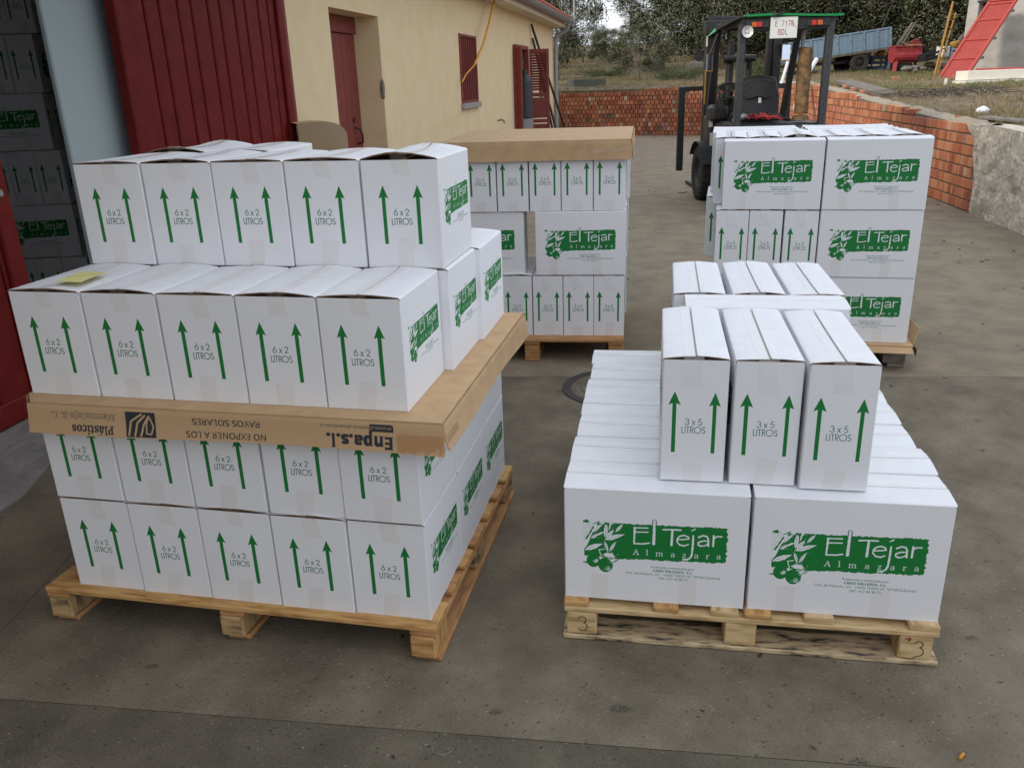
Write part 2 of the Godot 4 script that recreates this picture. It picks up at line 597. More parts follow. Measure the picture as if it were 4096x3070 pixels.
func concrete_tex(a: Color, b: Color, sd: int) -> Texture2D:
	var s := 1024
	var n := FastNoiseLite.new()
	n.frequency = 0.006
	n.fractal_octaves = 7
	n.fractal_gain = 0.62
	n.seed = sd
	var im := n.get_seamless_image(s, s, false, false, 0.12, true)
	im.convert(Image.FORMAT_L8)
	var src := im.get_data()
	var dst := PackedByteArray()
	dst.resize(s * s * 3)
	var r := RandomNumberGenerator.new()
	r.seed = sd
	for k in s * s:
		var c := a.lerp(b, clampf(src[k] / 255.0 + r.randf_range(-0.14, 0.14), 0.0, 1.2))
		dst[k * 3] = int(clampf(c.r, 0, 1) * 255)
		dst[k * 3 + 1] = int(clampf(c.g, 0, 1) * 255)
		dst[k * 3 + 2] = int(clampf(c.b, 0, 1) * 255)
	var out := Image.create_from_data(s, s, false, Image.FORMAT_RGB8, dst)
	for k in 5200:
		var w := 1 + r.randi() % 3
		var c := a.lerp(b, 0.5)
		var f := r.randf()
		if f < 0.5:
			c = c.darkened(r.randf_range(0.25, 0.6))
		elif f < 0.9:
			c = c.lerp(lin(.40, .36, .30), r.randf_range(0.2, 0.7))
		else:
			c = c.lerp(lin(.22, .10, .05), 0.5)
		out.fill_rect(Rect2i(r.randi() % s, r.randi() % s, w, 1 + r.randi() % 2), c)
	for k in 26:
		# dropped oil and tyre scuffs
		var o := Vector2i(r.randi() % s, r.randi() % s)
		var rad := r.randi_range(3, 13)
		for e in rad * rad:
			var q := o + Vector2i(Vector2.from_angle(r.randf() * TAU) * rad * sqrt(r.randf()) * Vector2(1.0, 0.6))
			if q.x >= 0 and q.y >= 0 and q.x < s and q.y < s:
				out.set_pixelv(q, out.get_pixelv(q).darkened(0.3))
	return ImageTexture.create_from_image(out)


func stain_sunpatch_tex() -> Texture2D:
	# grey plaster, sunlit patches painted pale, and dark mossy ones, each with a ragged edge
	var s := 1024
	var n := FastNoiseLite.new()
	n.frequency = 0.005
	n.fractal_octaves = 7
	n.fractal_gain = 0.6
	n.seed = 81
	var A := n.get_seamless_image(s, s, false, false, 0.12, true)
	n.seed = 82
	n.frequency = 0.009
	var B := n.get_seamless_image(s, s, false, false, 0.12, true)
	A.convert(Image.FORMAT_L8)
	B.convert(Image.FORMAT_L8)
	var a := A.get_data()
	var b := B.get_data()
	var dst := PackedByteArray()
	dst.resize(s * s * 3)
	for k in s * s:
		var c := lin(.60, .545, .455)
		c = c.lerp(lin(.40, .365, .30), smoothstep(0.50, 0.22, a[k] / 255.0))
		c = c.lerp(lin(.82, .75, .64), smoothstep(0.52, 0.78, b[k] / 255.0))
		c = c.lerp(lin(.34, .31, .23), smoothstep(0.66, 0.90, a[k] / 255.0))
		dst[k * 3] = int(c.r * 255)
		dst[k * 3 + 1] = int(c.g * 255)
		dst[k * 3 + 2] = int(c.b * 255)
	return ImageTexture.create_from_image(Image.create_from_data(s, s, false, Image.FORMAT_RGB8, dst))


# ---------------------------------------------------------------- print on the boxes
const GREEN := Color(0.0, 0.47, 0.19)
const TEXT_GREEN := Color(0.10, 0.37, 0.27)
const BOARD := Color(0.918, 0.919, 0.933)


func arrow(ink: Ink, x: float, tip: float, head: float, foot: float, half: float, shaft: float) -> void:
	# x, half and shaft are shares of the width, the others of the height
	var W := ink.W
	var H := ink.H
	var notch := head - (head - tip) * 0.12
	ink.poly(PackedVector2Array([Vector2(x * W, tip * H), Vector2((x + half) * W, head * H), Vector2((x + shaft * 0.5) * W, notch * H), Vector2((x + shaft * 0.5) * W, foot * H), Vector2((x - shaft * 0.5) * W, foot * H), Vector2((x - shaft * 0.5) * W, notch * H), Vector2((x - half) * W, head * H)]), GREEN)


func glyph(ink: Ink, ch: String, o: Vector2, h: float, w: float, c: Color) -> float:
	# thin round lettering: o is the top left, h the height; returns the advance
	var P := func(x: float, y: float) -> Vector2: return o + Vector2(x, y) * h
	match ch:
		"6":
			ink.stroke([P.call(.42, 0), P.call(.07, .56)], w, c)
			ink.stroke(ink.arc(P.call(.31, .69), .29 * h, .30 * h, 0, 360, 24), w, c)
			return .72
		"3":
			ink.stroke(ink.arc(P.call(.28, .26), .24 * h, .25 * h, 200, 440, 16), w, c)
			ink.stroke(ink.arc(P.call(.28, .73), .28 * h, .27 * h, -85, 165, 18), w, c)
			return .68
		"5":
			ink.stroke([P.call(.52, .03), P.call(.18, .03), P.call(.08, .46)] + ink.arc(P.call(.28, .70), .28 * h, .29 * h, 225, 510, 20), w, c)
			return .68
		"2":
			ink.stroke(ink.arc(P.call(.29, .28), .25 * h, .26 * h, 180, 390, 16) + [P.call(.05, .98), P.call(.56, .98)], w, c)
			return .70
		"x":
			ink.stroke([P.call(.04, .36), P.call(.46, 1)], w, c)
			ink.stroke([P.call(.46, .36), P.call(.04, 1)], w, c)
			return .62
		"L":
			ink.stroke([P.call(.05, 0), P.call(.05, .98), P.call(.36, .98)], w, c)
			return .47
		"I":
			ink.stroke([P.call(.05, 0), P.call(.05, 1)], w, c)
			return .25
		"T":
			ink.stroke([P.call(-.02, .02), P.call(.44, .02)], w, c)
			ink.stroke([P.call(.21, 0), P.call(.21, 1)], w, c)
			return .57
		"R":
			ink.stroke([P.call(.05, 1), P.call(.05, .02), P.call(.22, .02)] + ink.arc(P.call(.24, .26), .21 * h, .24 * h, -90, 90, 12) + [P.call(.05, .50)], w, c)
			ink.stroke([P.call(.22, .50), P.call(.46, 1)], w, c)
			return .62
		"O":
			ink.stroke(ink.arc(P.call(.50, .50), .49 * h, .50 * h, 0, 360, 28), w, c)
			return 1.14
		"S":
			ink.stroke(ink.arc(P.call(.24, .25), .20 * h, .23 * h, -25, -265, 14) + ink.arc(P.call(.24, .73), .22 * h, .25 * h, -85, 150, 14), w, c)
			return .54
	return .34


func line_of(ink: Ink, text: String, centre: Vector2, h: float, w: float, c: Color, tight := 1.0) -> void:
	var adv := []
	var total := 0.0
	var probe := Ink.new(2, 2, Color.WHITE)
	for ch in text:
		var a := glyph(probe, ch, Vector2.ZERO, 1.0, 0.05, c) * tight
		adv.append(a)
		total += a
	var x := centre.x - total * h * 0.5
	for k in text.length():
		glyph(ink, text[k], Vector2(x, centre.y - h * 0.5), h, w, c)
		x += adv[k] * h


func soil(ink: Ink, sd: int, n: int) -> void:
	# scuffs and grey finger marks, each a cluster of fine strokes
	var r := RandomNumberGenerator.new()
	r.seed = sd
	for k in n:
		var o := Vector2(r.randf() * ink.W, r.randf() * ink.H)
		var c := BOARD.lerp(Color(.62, .57, .56), r.randf_range(0.10, 0.35))
		var d := Vector2.from_angle(r.randf() * TAU) * r.randf_range(2, 16)
		for e in r.randi_range(1, 5):
			var q := o + Vector2(r.randf_range(-6, 6), r.randf_range(-6, 6))
			ink.stroke([q, q + d * r.randf_range(0.4, 1.0)], r.randf_range(0.5, 1.3), c)


func front_six(sd: int) -> Texture2D:
	var k := Ink.new(512, 686, BOARD)
	soil(k, sd, 14)
	arrow(k, .268, .226, .349, .774, .068, .050)
	arrow(k, .731, .226, .349, .774, .068, .050)
	line_of(k, "6 x 2", Vector2(.503 * 512, .475 * 686), 40, 4.6, TEXT_GREEN, 1.0)
	line_of(k, "LITROS", Vector2(.500 * 512, .561 * 686), 40, 4.6, TEXT_GREEN, 1.0)
	return k.texture()


func front_three(sd: int) -> Texture2D:
	var k := Ink.new(384, 780, BOARD)
	soil(k, sd, 12)
	arrow(k, .182, .253, .364, .759, .100, .064)
	arrow(k, .822, .256, .370, .759, .094, .060)
	line_of(k, "3 x 5", Vector2(.503 * 384, .499 * 780), 40, 4.2, TEXT_GREEN, 1.0)
	line_of(k, "LITROS", Vector2(.503 * 384, .567 * 780), 41, 4.2, TEXT_GREEN, 1.0)
	return k.texture()


func logo(k: Ink, X: Callable, s: float) -> void:
	# X turns shares of the long face into pixels; s is one hundredth of that face's width, in pixels
	var r := RandomNumberGenerator.new()
	r.seed = 11
	var white := BOARD
	# ragged banner
	var edge := PackedVector2Array()
	var top := func(u: float) -> float: return .291 - (u - .27) * .02
	var bot := func(u: float) -> float: return .612 - (u - .30) * .032
	var u := .118
	while u < .898:
		edge.append(X.call(u, top.call(u) + r.randf_range(-.006, .006) * (1.0 if u > .3 else .6)))
		u += r.randf_range(.006, .014)
	var v := .285
	while v < .585:
		edge.append(X.call(.897 + r.randf_range(-.007, .007), v))
		v += r.randf_range(.008, .018)
	u = .895
	while u > .10:
		edge.append(X.call(u, bot.call(u) + r.randf_range(-.007, .007)))
		u -= r.randf_range(.006, .014)
	v = .60
	while v > .29:
		edge.append(X.call(.105 + r.randf_range(-.004, .006), v))
		v -= .015
	k.poly(edge, GREEN)
	# the sprig: its corner dissolves to the bare board, leaves stay white
	k.poly(PackedVector2Array([X.call(.095, .26), X.call(.185, .26), X.call(.178, .33), X.call(.150, .40), X.call(.125, .50), X.call(.098, .56)]), white)
	k.poly(PackedVector2Array([X.call(.150, .27), X.call(.268, .27), X.call(.262, .31), X.call(.20, .30)]), white)
	k.poly(PackedVector2Array([X.call(.095, .612), X.call(.13, .60), X.call(.20, .605), X.call(.32, .622), X.call(.32, .66), X.call(.09, .66)]), white)
	var Z := func(x: float, y: float) -> Vector2: return X.call(.271 + (x - 530.0) / 1445.0 * .625, .292 + (y - 150.0 - .059 * (x - 530.0)) * .00074)
	for q in [[250, 262, 392, 150, 30], [150, 478, 398, 398, 44], [412, 352, 682, 284, 40], [425, 330, 442, 140, 34], [440, 340, 534, 226, 34], [556, 258, 656, 160, 26], [238, 334, 336, 280, 28], [418, 368, 466, 512, 24], [482, 500, 566, 372, 26], [390, 532, 548, 566, 36], [296, 400, 306, 470, 18], [300, 300, 420, 250, 18], [185, 300, 270, 190, 20], [490, 160, 470, 240, 14]]:
		var a: Vector2 = Z.call(q[0], q[1])
		var b: Vector2 = Z.call(q[2], q[3])
		var d = (b - a).orthogonal().normalized() * q[4] * .00066 * s * 50.0
		k.poly(PackedVector2Array([a, a.lerp(b, .3) + d, a.lerp(b, .6) + d * 1.05, b, a.lerp(b, .65) - d * .8, a.lerp(b, .3) - d]), white)
		# a torn vein of ink down the leaf
		if q[4] > 22:
			k.stroke([a.lerp(b, .18), a.lerp(b, .45) + d * .15, a.lerp(b, .72)], s * .16, GREEN, .5)
	for q in [[345, 476, 412, 468, 14], [345, 476, 374, 556, 12], [450, 512, 462, 560, 10]]:
		k.stroke([Z.call(q[0], q[1]), Z.call(q[2], q[3])], q[4] * .043 * s, white, .25)
	k.disc(Z.call(176, 124), s * 1.6, s * 1.1, GREEN, 9, .35)
	k.stroke([Z.call(262, 160), Z.call(352, 124)], s * .5, GREEN, .5)
	k.stroke([Z.call(176, 336), Z.call(226, 262), Z.call(272, 186)], s * .95, GREEN, .45)
	k.disc(Z.call(450, 152), s * 1.5, s * .8, GREEN, 9, .4)
	k.disc(Z.call(345, 330), s * 1.1, s * 2.0, GREEN, 11, .3)
	for e in 90:
		k.disc(Z.call(r.randf_range(132, 250), r.randf_range(110, 350)), s * r.randf_range(.06, .26), s * r.randf_range(.05, .16), GREEN, 6, .3)
	for e in 60:
		k.disc(Z.call(r.randf_range(250, 660), r.randf_range(150, 380)), s * r.randf_range(.08, .30), s * r.randf_range(.05, .2), white, 6, .3)
	# two olives
	k.disc(Z.call(270, 610), s * 3.9, s * 4.4, GREEN, 30, .02)
	k.disc(Z.call(432, 665), s * 4.2, s * 4.9, GREEN, 30, .02)
	k.stroke([Z.call(140, 630), Z.call(196, 636)], s * .8, GREEN, .3)
	k.stroke([Z.call(500, 590), Z.call(622, 578)], s * 1.1, GREEN, .5)
	k.stroke([Z.call(520, 640), Z.call(590, 604)], s * .8, GREEN, .5)
	for e in 70:
		k.disc(Z.call(r.randfn(306, 14), r.randfn(615, 12)), s * r.randf_range(.1, .32), s * .18, white, 6, .3)
		k.disc(Z.call(r.randfn(535, 32), r.randfn(600, 26)), s * r.randf_range(.1, .4), s * .2, white, 6, .3)
		k.disc(Z.call(r.randfn(470, 22), r.randfn(715, 16)), s * r.randf_range(.05, .3), s * .14, white, 6, .3)
	k.poly(PackedVector2Array([Z.call(388, 540), Z.call(440, 512), Z.call(520, 520), Z.call(556, 562), Z.call(470, 556)]), white)
	# the big lettering, brushed
	var B := func(pts: Array, w: float) -> void: k.stroke(pts.map(func(q): return X.call(q[0], q[1])), w * s, white, .16)
	k.stroke([X.call(.497, .300), X.call(.496, .252), X.call(.5005, .252), X.call(.5005, .300)], s * 2.0, TEXT_GREEN)
	B.call([[.386, .320], [.464, .316]], .8)
	B.call([[.390, .318], [.388, .464]], 1.0)
	B.call([[.389, .358], [.464, .353]], .8)
	B.call([[.388, .463], [.44, .461], [.473, .450]], .9)
	B.call([[.4985, .252], [.4975, .455]], 1.5)
	B.call([[.548, .322], [.60, .317], [.645, .317]], .9)
	B.call([[.598, .320], [.596, .458]], 1.3)
	B.call([[.628, .404], [.665, .398], [.690, .392], [.684, .372], [.664, .362], [.641, .370], [.626, .395], [.626, .425], [.641, .450], [.666, .456], [.688, .441]], .85)
	B.call([[.713, .362], [.7125, .45], [.710, .53], [.702, .562], [.684, .580], [.662, .580]], 1.05)
	B.call([[.704, .317], [.722, .300]], .7)
	B.call([[.742, .372], [.765, .354], [.787, .360], [.795, .385], [.797, .446]], .95)
	B.call([[.795, .400], [.765, .402], [.742, .418], [.741, .438], [.757, .450], [.780, .442], [.796, .424]], .85)
	B.call([[.823, .351], [.823, .444]], 1.05)
	B.call([[.823, .376], [.840, .356], [.866, .355]], .95)
	for q in [["A", .400, .541, 3.6], ["l", .462, .537, 3.7], ["m", .530, .548, 2.6], ["a", .606, .548, 2.6], ["z", .668, .547, 2.5], ["a", .735, .545, 2.6], ["r", .796, .543, 2.6], ["a", .857, .541, 2.6]]:
		k.type(q[0], "Droid Serif", false, X.call(q[1], q[2]), 0.0, q[3] * s, white)
	k.type("Producido y envasado por:", "Droid Sans", false, X.call(.607, .671), 24.2 * s, 0.0, TEXT_GREEN)
	k.type("CANO VALLEROS, S.L.", "Droid Sans", true, X.call(.608, .703), 22.0 * s, 0.0, TEXT_GREEN)
	k.type("Ctra. de Pasarón, s/n - 10420 TEJEDA DE TIÉTAR (Cáceres)", "Droid Sans", false, X.call(.608, .735), 52.6 * s, 0.0, TEXT_GREEN)
	k.type("Telf.: 927 46 90 72", "Droid Sans", false, X.call(.610, .769), 16.4 * s, 0.0, TEXT_GREEN)


func side_three(sd: int) -> Texture2D:
	var k := Ink.new(1024, 724, BOARD)
	soil(k, sd, 14)
	logo(k, func(u: float, v: float) -> Vector2: return Vector2(u * 1024.0, v * 724.0), 10.24)
	return k.texture()


func side_six() -> Texture2D:
	var k := Ink.new(700, 645, BOARD)
	soil(k, 77, 12)
	logo(k, func(u: float, v: float) -> Vector2: return Vector2((.12 + (u - .099) * 1.017) * 700.0, (.290 + (v - .28) * .75) * 645.0), 7.1)
	return k.texture()


func lid_print() -> Texture2D:
	# printed the right way up here; the tray lies upside down, so it shows turned round
	var W := 1600.0
	var kr := lin(.53, .345, .185)
	var k := Ink.new(1600, 128, kr)
	var ink := Color(.17, .19, .21)
	var X := func(u: float, v: float) -> Vector2: return Vector2((1.0 - u) * W, (1.0 - v) * 128.0)
	for e in 90:
		var x := k.r.randf() * W
		k.stroke([Vector2(x, k.r.randf() * 128), Vector2(x + k.r.randf_range(-4, 4), k.r.randf() * 128)], .8, kr.darkened(k.r.randf_range(.02, .07)))
	# u runs along the front from its left end
	k.type("Plásticos", "Droid Serif", true, X.call(.169, .80), 172, 38, ink, 0.0, 0.9)
	k.type("Marmolejo S. L.", "Droid Serif", true, X.call(.146, .33), 262, 34, ink, 0.2, 1.3)
	k.type("Marmolejo S. L.", "Droid Serif", true, X.call(.146, .33), 258, 32, kr, 0.2, 0.0)
	k.poly(PackedVector2Array([X.call(.255, .12), X.call(.330, .12), X.call(.330, .97), X.call(.255, .97)]), ink)
	for q in [[.270, .90, .268, .45, .300, .20], [.285, .92, .284, .5, .308, .24], [.300, .92, .300, .55, .318, .26]]:
		k.stroke([X.call(q[0] - .008, q[1]), X.call(q[2], q[3]), X.call(q[4] - .004, q[5])], 8, kr)
	k.stroke([X.call(.316, .30), X.call(.324, .6), X.call(.318, .86), X.call(.306, .84), X.call(.307, .5), X.call(.314, .28)], 6, kr)
	k.type("NO EXPONER A LOS", "Droid Sans", false, X.call(.50, .80), 306, 27, ink, 0.0, 0.7)
	k.type("RAYOS SOLARES", "Droid Sans", false, X.call(.502, .36), 258, 27, ink, 0.0, 0.7)
	k.type("Enpa.s.l.", "Droid Sans", true, X.call(.812, .655), 236, 72, ink, 0.0, 2.6)
	k.poly(PackedVector2Array([X.call(.838, .10), X.call(.885, .10), X.call(.889, .16), X.call(.889, .36), X.call(.836, .36), X.call(.836, .14)]), ink)
	k.type("envases plásticos alimenticios s.l.", "Droid Sans", false, X.call(.802, .23), 256, 20, ink)
	k.type("envases pl", "Droid Sans", false, X.call(.861, .23), 74, 20, kr)
	return k.texture()


func plate_print() -> Texture2D:
	var k := Ink.new(256, 200, Color(.90, .91, .90))
	var red := Color(.60, .13, .13)
	k.type("E 7176", "Droid Sans Mono", false, Vector2(132, 62), 176, 56, red, 0.0, .6)
	k.type("BDL", "Droid Sans Mono", false, Vector2(120, 142), 92, 56, red, 0.0, .6)
	k.stroke([Vector2(188, 34), Vector2(248, 104)], 3.5, red)
	k.stroke([Vector2(200, 30), Vector2(226, 66)], 2.0, red)
	return k.texture()


# ---------------------------------------------------------------- cartons
const W3 := 0.1787
const L3 := 0.5136
const H3 := 0.3627
const W6 := 0.2313
const D6 := 0.3361
const H6 := 0.3098
var proto := {}


func face(b: MB, o: Vector3, ux: Vector3, uy: Vector3, n: Vector3, bulge: float) -> void:
	# o: the top left corner seen from outside
	b.sheet(func(u: float, v: float) -> Vector3: return o + ux * u + uy * v + n * bulge * sin(PI * u) * (0.35 + 0.65 * sin(PI * v)), 6, 6, n)


func make_carton(kind: String, variant: int) -> Node3D:
	var six := kind == "six"
	var w := (W6 if six else W3) - 0.0035
	var d := (D6 if six else L3) - 0.004
	var h := (H6 if six else H3) - 0.0015
	var r := RandomNumberGenerator.new()
	r.seed = 100 + variant * 7 + (50 if six else 0)
	var o := Node3D.new()
	var x := w * 0.5
	var z := d * 0.5
	var c := 0.004
	var top := h - 0.006
	var front: Material = M["front_%s%d" % [kind, variant % 2]]
	var side: Material = M["side_%s" % kind]
	# body: four printed walls, chamfered uprights, floor, and the kraft inner flaps under the lid
	var mesh := ArrayMesh.new()
	var b := MB.new()
	face(b, Vector3(-x + c, top, z), Vector3(w - 2 * c, 0, 0), Vector3(0, -top, 0), Vector3(0, 0, 1), r.randf_range(-0.001, 0.003))
	face(b, Vector3(x - c, top, -z), Vector3(-w + 2 * c, 0, 0), Vector3(0, -top, 0), Vector3(0, 0, -1), r.randf_range(-0.001, 0.003))
	mesh = b.done(front, mesh)
	b = MB.new()
	face(b, Vector3(x, top, z - c), Vector3(0, 0, -d + 2 * c), Vector3(0, -top, 0), Vector3(1, 0, 0), r.randf_range(0.0, 0.0015))
	face(b, Vector3(-x, top, -z + c), Vector3(0, 0, d - 2 * c), Vector3(0, -top, 0), Vector3(-1, 0, 0), r.randf_range(0.0, 0.0015))
	mesh = b.done(side, mesh)
	b = MB.new()
	for sx in [-1.0, 1.0]:
		for sz in [-1.0, 1.0]:
			var n1 := Vector3(sx, 0, 0)
			var n2 := Vector3(0, 0, sz)
			b.quad(Vector3(sx * x, 0, sz * (z - c)), Vector3(sx * (x - c), 0, sz * z), Vector3(sx * (x - c), top, sz * z), Vector3(sx * x, top, sz * (z - c)), n1 + n2, [], [n1, n2, n2, n1])
	b.quad(Vector3(-x, 0.0, -z), Vector3(x, 0.0, -z), Vector3(x, 0.0, z), Vector3(-x, 0.0, z), Vector3.DOWN)
	mesh = b.done(M.white_board, mesh)
	b = MB.new()
	b.quad(Vector3(-x, top - 0.001, -z), Vector3(x, top - 0.001, -z), Vector3(x, top - 0.001, z), Vector3(-x, top - 0.001, z), Vector3.UP)
	mesh = b.done(M.kraft_edge, mesh)
	obj("body", mesh, o)
	# two long flaps, hinged on the long sides, riding up a little towards their ends
	var lift := [0.006, 0.010, 0.0075, 0.017][variant % 4] as float
	if not six:
		lift *= 0.85
	var seam := r.randf_range(0.0014, 0.0032)
	var crown := func(u: float, side_: float) -> float:
		var e := absf(u * 2.0 - 1.0)
		return lift * ((0.25 if six else 0.55) + (0.75 if six else 0.45) * e * e * e) * (1.0 if side_ > 0 else 0.86 + 0.1 * variant)
	for s in [-1.0, 1.0]:
		var t := 0.0035
		var sink: float = 0.0 if s > 0 else -0.0012
		var P := func(u: float, v: float) -> Vector3:
			# u along the box, v from hinge to seam
			var y: float = top + t + crown.call(u, s) * sin(v * PI * 0.5) * (1.0 + 0.0 * v) + sink * v
			if v < 0.02:
				y = top
			return Vector3(s * lerpf(x, seam, v), y, lerpf(-z, z, u))
		var fm := ArrayMesh.new()
		var fb := MB.new()
		var vs := [0.0, 0.045, 0.35, 0.7, 1.0]
		fb.sheet(func(u: float, v: float) -> Vector3: return P.call(u, vs[int(round(v * 4.0))]), 10, 4, Vector3.UP, func(q: Vector2) -> Vector2: return Vector2(q.x * d, q.y * x))
		fm = fb.done(M.white_board, fm)
		fb = MB.new()
		fb.sheet(func(u: float, v: float) -> Vector3: return P.call(u, vs[int(round(v * 4.0))]) + Vector3(0, -t, 0), 10, 4, Vector3.DOWN)
		for k in 10:
			var a: Vector3 = P.call(k / 10.0, 1.0)
			var e: Vector3 = P.call((k + 1) / 10.0, 1.0)
			fb.quad(a, e, e + Vector3(0, -t, 0), a + Vector3(0, -t, 0), Vector3(-s, 0, 0))
		for u in [0.0, 1.0]:
			for k in range(1, 4):
				var a: Vector3 = P.call(u, vs[k])
				var e: Vector3 = P.call(u, vs[k + 1])
				fb.quad(a, e, e + Vector3(0, -t, 0), a + Vector3(0, -t, 0), Vector3(0, 0, u * 2.0 - 1.0))
		fm = fb.done(M.kraft_edge, fm)
		obj("flap", fm, o)
	# the tape: along the seam and folded down over both ends
	var tb := MB.new()
	var tw := 0.024 if six else 0.026
	var off := r.randf_range(-0.007, 0.007)
	var Q := func(u: float, v: float) -> Vector3:
		var px := off + lerpf(-tw, tw, v)
		var y: float = top + 0.0035 + maxf(crown.call(u, 1.0), crown.call(u, -1.0)) + 0.0006
		return Vector3(px, y, lerpf(-z - 0.0006, z + 0.0006, u))
	tb.sheet(Q, 12, 2, Vector3.UP)
	for sz in [-1.0, 1.0]:
		var u := 1.0 if sz > 0 else 0.0
		var a: Vector3 = Q.call(u, 0.0)
		var e: Vector3 = Q.call(u, 1.0)
		var drop: float = r.randf_range(0.055, 0.075) if six else r.randf_range(0.085, 0.105)
		var slant := r.randf_range(-0.012, 0.012)
		var zz := Vector3(0, 0, sz * 0.0034)
		tb.sheet(func(uu: float, vv: float) -> Vector3: return a.lerp(e, uu) + Vector3(slant * vv, -drop * vv - slant * 0.4 * uu * vv, sz * 0.0034 * sin(PI * clampf(vv + 0.08, 0, 1))), 2, 4, Vector3(0, 0, sz))
		var up := r.randf_range(0.05, 0.09)
		var lo := r.randf_range(-0.006, 0.006)
		var lb := MB.new()
		lb.quad(Vector3(lo - tw, 0.0, z * sz) + zz * 0.5, Vector3(lo + tw, 0.0, z * sz) + zz * 0.5, Vector3(lo + tw + slant, up, z * sz) + zz, Vector3(lo - tw + slant, up + slant * 0.3, z * sz) + zz, Vector3(0, 0, sz))
		obj("bottom_tape", lb.done(M["tape0"]), o)
	obj("tape", tb.done(M["tape0"] if six else M["tape1"]), o)
	if not six:
		# the two bands that hold the bottom show on the long sides
		for sx in [-1.0, 1.0]:
			for q in [-0.19, 0.30]:
				var bb := MB.new()
				var zc: float = q * d
				var hh := r.randf_range(0.075, 0.10)
				bb.quad(Vector3(sx * (x + 0.0022), 0.0, zc - 0.024), Vector3(sx * (x + 0.0022), 0.0, zc + 0.024), Vector3(sx * (x + 0.0022), hh, zc + 0.024), Vector3(sx * (x + 0.0022), hh, zc - 0.024), Vector3(sx, 0, 0))
				obj("bottom_tape", bb.done(M["tape0"]), o)
	return o


func cartons() -> void:
	for k in 2:
		for kind in ["six", "three"]:
			var m := mat(Color.WHITE, 0.62)
			m.albedo_texture = front_six(90 + k) if kind == "six" else front_three(95 + k)
			M["front_%s%d" % [kind, k]] = m
	for kind in ["six", "three"]:
		var m := mat(Color.WHITE, 0.62)
		m.albedo_texture = side_six() if kind == "six" else side_three(99)
		M["side_%s" % kind] = m
	for kind in ["six", "three"]:
		for v in 4:
			proto[kind + str(v)] = make_carton(kind, v)


# frame: a load's own axes (x along its front, z towards us); lx, lz: the box's front left bottom corner in them
func carton(kind: String, variant: int, frame: Transform3D, lx: float, ly: float, lz: float, long_front: bool, label: String, group: String) -> Node3D:
	var o: Node3D = proto[kind + str(variant)].duplicate()
	o.name = numbered("cardboard_box")
	add_child(o)
	var w := W6 if kind == "six" else W3
	var d := D6 if kind == "six" else L3
	var wx := d if long_front else w
	var wz := w if long_front else d
	var turn := (-PI * 0.5 if long_front else 0.0) + rng.randf_range(-0.010, 0.010)
	o.transform = frame * Transform3D(Basis(Vector3.UP, turn), Vector3(lx + wx * 0.5, ly, lz - wz * 0.5))
	tag(o, label, "box", group)
	return o


func frame_of(x: float, z: float, turn: float) -> Transform3D:
	return Transform3D(Basis(Vector3.UP, turn), Vector3(x, 0, z))


const ORD := ["first", "second", "third", "fourth", "fifth", "sixth", "seventh"]


# ---------------------------------------------------------------- pallets
func plank(called: String, parent: Node3D, size: Vector3, at: Vector3, wood: Material, grain: int, bev := 0.004) -> MeshInstance3D:
	return obj(called, boxmesh(size, wood, bev, grain, Vector3.ZERO, Vector2(rng.randf() * 3.0, rng.randf() * 3.0)), parent, at)


